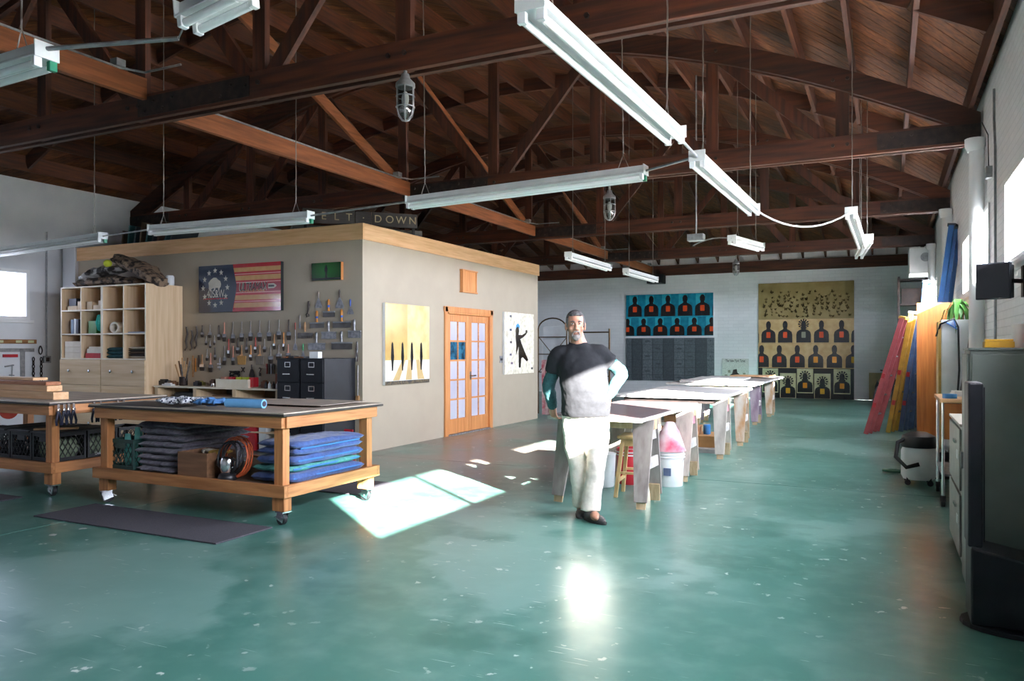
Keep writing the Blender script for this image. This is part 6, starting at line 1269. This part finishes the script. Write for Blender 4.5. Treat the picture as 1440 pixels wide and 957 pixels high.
for k in range(4): a = pi / 4 + pi / 2 * k; MB().cyl((.15 * cos(a), .15 * sin(a) - .01, .03), (.15 * cos(a), .15 * sin(a) + .015, .03), .03, n=12).box(.15 * cos(a) - .012, .15 * cos(a) + .012, .15 * sin(a) - .008, .15 * sin(a) + .012, .03, .09).build('caster', black, t)
solo('black_case', MB().box(-.16, .16, -.2, .2, 0, .2).box(-.15, .15, -.19, .19, .2, .3), black, 'black tool case on the floor beyond the vacuum', 'case', (.45, 9.95, 0), .1, bevel=.01)
solo('green_hose', MB().tube([((.1 + .0015 * k) * cos(k * .5), (.1 + .0015 * k) * sin(k * .5), .02 + .004 * (k % 13)) for k in range(44)], .014, 7), mat('dark_green_hose', '24503A', rough=.5), 'coil of dark green hose on the floor by the black case', 'hose', (.1, 9.9, 0), smooth=60)
# monitor
t = thing('wall_monitor', 'black monitor on a swing arm beside the right hand windows', 'monitor', (.735, 6.95, 1.97), radians(-24))
MB().box(-.12, .12, -.02, .02, -.14, .14).build('screen_body', blackm, t, bevel=.006); MB().box(-.11, .11, -.0225, -.0205, -.13, .13).build('screen', mat('dark_screen', '0A0A0C', rough=.08, coat=1), t); MB().box(-.115, .105, .0205, .12, -.13, .13).build('back_housing', black, t, bevel=.008)
ar = MB(); m = Matrix.Rotation(radians(24), 4, 'Z'); q0, q1 = m @ Vector((-.0, .0, 0)), m @ Vector((XR - .74, .12, 0)); ar.beam((.1, .06, 0), (q1.x, q1.y, 0), .03, .03); ar.build('swing_arm', steel_dark, t); MB(Matrix.Translation(q1) @ m).box(-.02, 0, -.05, .05, -.12, .12).build('wall_plate', steel_dark, t)
# roll up door hood and dark rack far right
t = thing('duct_unit', 'white boxed duct with round outlet high at the far right', 'duct', (.71, 19.3, 3.12)); MB().box(-.27, .24, 0, 1.2, 0, .58).build('housing', whitep, t, bevel=.01); MB().cyl((.05, -.02, .36), (.05, 0, .36), .1, n=24).cyl((.05, -.03, .36), (.05, -.02, .36), .06, n=24).build('outlet', galv, t, smooth=40)
t = thing('steel_shelving', 'dark steel shelving tower in the far right corner', 'shelving', (.55, 20.9, 0))
for sx in (-1, 1):
    for sy in (0, 1): MB().box(sx * .3 - .025, sx * .3 + .025, sy * .5, sy * .5 + .05, 0, 3.2).build('post', steel_dark, t)
for z in (.4, 1.1, 1.8, 2.5, 3.1): MB().box(-.3, .3, .0, .55, z, z + .04).build('shelf', steel_dark, t)
for k in range(3): solo('shelf_bin', MB().box(-.24, .24, -.2, .2, 0, .34).box(-.25, .25, -.21, .21, .34, .37), [black, mat('slate_bin', '4A4E58', rough=.5), steel_dark][k], ['black bin on the second shelf of the steel tower', 'slate bin on the third shelf of the steel tower', 'dark bin on the fourth shelf of the steel tower'][k], 'bin', (.55, 21.17, (1.141, 1.841, 2.541)[k]), group='bins on the steel tower', bevel=.004)
t = thing('wall_conduit', 'thin grey conduit running down the right wall between windows', 'conduit', (XR, 8.75, 0)); MB().tube([(-.02, 0, 1.3), (-.02, 0, 3.4), (-.02, .1, 3.7), (-.02, .1, 4.0)], .012, 8).build('pipe', galv, t, smooth=60)
t = thing('wall_conduit', 'bent conduit running up the right wall to the nearest truss end', 'conduit', (XR, 4.75, 0)); MB().tube([(-.02, 0, .3), (-.02, 0, 3.2), (-.02, .3, 3.6), (-.02, .6, 4.0)], .014, 8).build('pipe', galv, t, smooth=60)
t = thing('alarm_box', 'small grey junction box with wire high on the right wall', 'box', (XR, 9.2, 3.25)); MB().box(-.06, -.001, -.05, .05, -.06, .06).build('box_body', galv, t, bevel=.005); MB().tube([(-.03, 0, .06), (-.03, .05, .4), (-.05, .4, .62)], .006, 6).build('wire', black, t, smooth=60)
# ================================================================ hanging lights
tubem = mat('frosted_tube', 'F2F4F4', rough=.15, coat=.5); fixm = mat('white_fixture_enamel', 'DDE2E2', 'D2D8D8', rough=.3, coat=.3); chainm = mat('chain_metal', '8C8A86', rough=.4, metal=.8); greencap = mat('green_tube_cap', '1E7A5A', rough=.4)
def chain(t, x, z0, z1, spread=.05):
    n_ = max(6, int((z1 - z0) / .05)); pts = [(x + (.0012 if k % 2 else -.0012), (.0012 if (k // 2) % 2 else -.0012), z0 + .12 + (z1 - z0 - .12) * k / n_) for k in range(n_ + 1)]
    MB().tube(pts, .0055, 5).tube([(x - spread, 0, z0), (x, 0, z0 + .12), (x + spread, 0, z0)], .004, 5).build('chain', chainm, t)
def fixture(label, A, B_, ztop=None, cap=None, wide=.13):
    A, B_ = Vector(A), Vector(B_); d = B_ - A; L_ = d.length; c = (A + B_) / 2; yaw = math.atan2(d.y, d.x); pitch = -math.asin(d.z / L_)
    t = thing('strip_light', label, 'light', c, rot=(0, pitch, yaw), group='hanging twin tube strip lights'); a = L_ / 2; w_ = wide / 2
    MB().prism([(-w_ * .55, .045), (w_ * .55, .045), (w_ * .62, .0), (w_, -.022), (w_, -.03), (-w_, -.03), (-w_, -.022), (-w_ * .62, .0)], lambda u, v, e: (e, u, v), -a, a).build('housing', fixm, t, bevel=.002)
    for s in (-1, 1):
        MB().cyl((-a + .04, s * w_ * .62, -.062), (a - .04, s * w_ * .62, -.062), .019, n=14).build('tube', tubem, t, smooth=40)
        for e in (-1, 1):
            MB().cb((e * (a - .022), s * w_ * .62, -.055), (.028, .042, .05)).build('lamp_holder', greencap if cap and s > 0 and e > 0 else whitep, t, bevel=.004)
    for e in (-1, 1): MB().box(e * a - .004, e * a + .004, -w_, w_, -.034, .05).build('end_cap', fixm, t, bevel=.002)
    for e in (-1, 1):
        xw = c + Vector((cos(yaw), sin(yaw), 0)) * (e * (a - .2)); zt = ztop if ztop is not None else min(arc(xw.x), jz(xw.x, xw.y)) + JD - .03
        chain(t, e * (a - .2), .045, zt - c.z)
    return t
Z = 2.93
fx = {}
for key, lb, (ax, ay), (bx, by), za, zb, cap in (
    ('L1', 'long strip light nearest the camera, slanting across the top centre', (745, 3), (950, 188), 2.96, 2.93, 0),
    ('L2', 'strip light following the longest one, ending over the gap past the man', (980, 220), (1060, 293), 2.93, 2.93, 0),
    ('L3', 'strip light high at the right, upper of the two near the windows', (1197, 297), (1212, 342), 2.93, 2.93, 0),
    ('L4', 'small strip light at the right, lower of the two near the windows', (1221, 334), (1208, 357), 2.93, 2.95, 0),
    ('L5', 'strip light hanging level over the French doors', (575, 283), (908, 240), 2.93, 2.96, 1),
    ('L6', 'strip light hanging over the ammunition sign', (213, 322), (437, 303), 2.9, 2.9, 1),
    ('L7', 'strip light running out of the left edge over the lumber', (-40, 358), (145, 332), 2.88, 2.88, 1),
    ('L8', 'strip light at the upper left edge with green end cap', (-60, 112), (66, 74), 2.93, 2.95, 1),
    ('L9', 'strip light cut by the top edge at upper left', (262, 22), (350, -22), 2.95, 3.0, 0),
    ('L10', 'small strip light beyond the office end, left of two', (799, 358), (856, 375), 2.93, 2.93, 0),
    ('L11', 'small far strip light above the teal painting', (880, 380), (922, 392), 2.93, 2.93, 0),
    ('L12', 'short strip light far off between the trusses, over the end wall', (1029, 335), (1070, 346), 3.0, 3.0, 0)):
    A, B_ = at_z(ax, ay, za), at_z(bx, by, zb); fx[key] = (A, B_)
    fixture(lb, A, B_, cap=cap, wide=.15 if key == 'L1' else .13)
def link_tube(label, a, b, r=.011, sag=0, m=None):
    a, b = Vector(a), Vector(b); c = (a + b) / 2; pts = [a - c + (b - a) * k / 10 + Vector((0, 0, -sag * 4 * (k / 10) * (1 - k / 10))) for k in range(11)]
    solo('light_conduit', MB().tube(pts, r, 7), m or galv, label, 'conduit', c, smooth=60)
link_tube('conduit joining the level strip light to the slanting row', fx['L5'][1], fx['L2'][0])
link_tube('short rod joining the two slanting strip lights', fx['L1'][1], fx['L2'][0])
link_tube('conduit joining the two strip lights above the tools and doors', fx['L6'][1], fx['L5'][0])
link_tube('conduit joining the two strip lights on the left side', fx['L7'][1], fx['L6'][0])
link_tube('conduit between the two strip lights at upper left', fx['L8'][1] + Vector((0, 0, .02)), at_z(251, 54, 3.0), .012)
link_tube('thin wire dropping from the cut off strip light to its conduit', at_z(262, 30, 2.98), at_z(251, 54, 3.0), .004)
link_tube('sagging white cable to the strip light near the windows', fx['L2'][1], fx['L3'][0], .010, .18, whitep)
link_tube('grey cable running from the far short strip light', fx['L12'][0], at_z(975, 345, 3.05), .010, -.05)
p = at_z(979, 334, 3.12); t = thing('junction_box', 'grey ceiling box hanging between the far trusses', 'box', p); MB().box(-.12, .12, -.08, .08, -.05, .05).cyl((0, 0, .05), (0, 0, arc(p.x) - p.z), .012, n=8).build('box_body', galv, t, bevel=.004)
# caged lamps
def cage(label, px, pyt, pyb, Y):
    a, b_ = at_y(px, pyt, Y), at_y(px, pyb, Y); L_ = a.z - b_.z; r = L_ * .155
    t = thing('caged_lamp', label, 'lamp', (a.x, Y, b_.z), group='caged pendant lamps'); g = L_ * .6
    MB().cyl((0, 0, L_ * .72), (0, 0, CZ - b_.z), .016, n=10).build('stem', galv, t, smooth=50)
    MB().lathe([(r * .4, L_ * .78), (r * .55, L_ * .7), (r * 1.05, L_ * .62), (r * 1.08, L_ * .56), (r, L_ * .55)], n=24).build('cap', galv, t, smooth=40)
    MB().lathe([(.006, .006), (r * .5, .02), (r * .78, L_ * .1), (r * .86, L_ * .25), (r * .86, L_ * .55)], n=24).build('glass', jar, t, smooth=60)
    MB().ell((0, 0, L_ * .36), (r * .4, r * .4, L_ * .13), 14, 10).build('bulb', mat('frosted_bulb', 'E6E4DC', rough=.3) if 'frosted_bulb' not in MATS else MATS['frosted_bulb'], t, smooth=80)
    for k in range(6): q = 2 * pi * k / 6; MB().tube([(cos(q) * rr, sin(q) * rr, z) for rr, z in ((r, L_ * .56), (r, L_ * .2), (r * .82, L_ * .08), (r * .4, .0), (0, -.008))], .0055, 6).build('guard_rib', galv, t, smooth=60)
    for z in (L_ * .22, L_ * .4): MB().tube([(r * cos(q), r * sin(q), z) for q in [2 * pi * k / 24 for k in range(25)]], .005, 6, False).build('guard_ring', galv, t, smooth=60)
    return t
cage('large caged glass lamp under the nearest truss', 570, 86, 169, 5.33)
cage('middle caged glass lamp above the office end, under the second truss', 857, 256, 309, 10.1)
cage('small far caged lamp before the end wall', 1035, 358, 387, 19.45)
p = at_y(921, 392, 23.4); t = thing('wall_speaker', 'small black speaker box at the top of the end wall', 'speaker', (p.x, 23.5, p.z)); MB().box(-.25, .25, -.15, .25, -.14, .14).build('cabinet', black, t, bevel=.01); MB().box(-.22, .22, -.156, -.1505, -.11, .11).build('grille', mat('dark_grille', '222226', rough=.8), t); MB().box(-.04, .04, .0, .3, .14, .3).build('bracket', steel_dark, t)
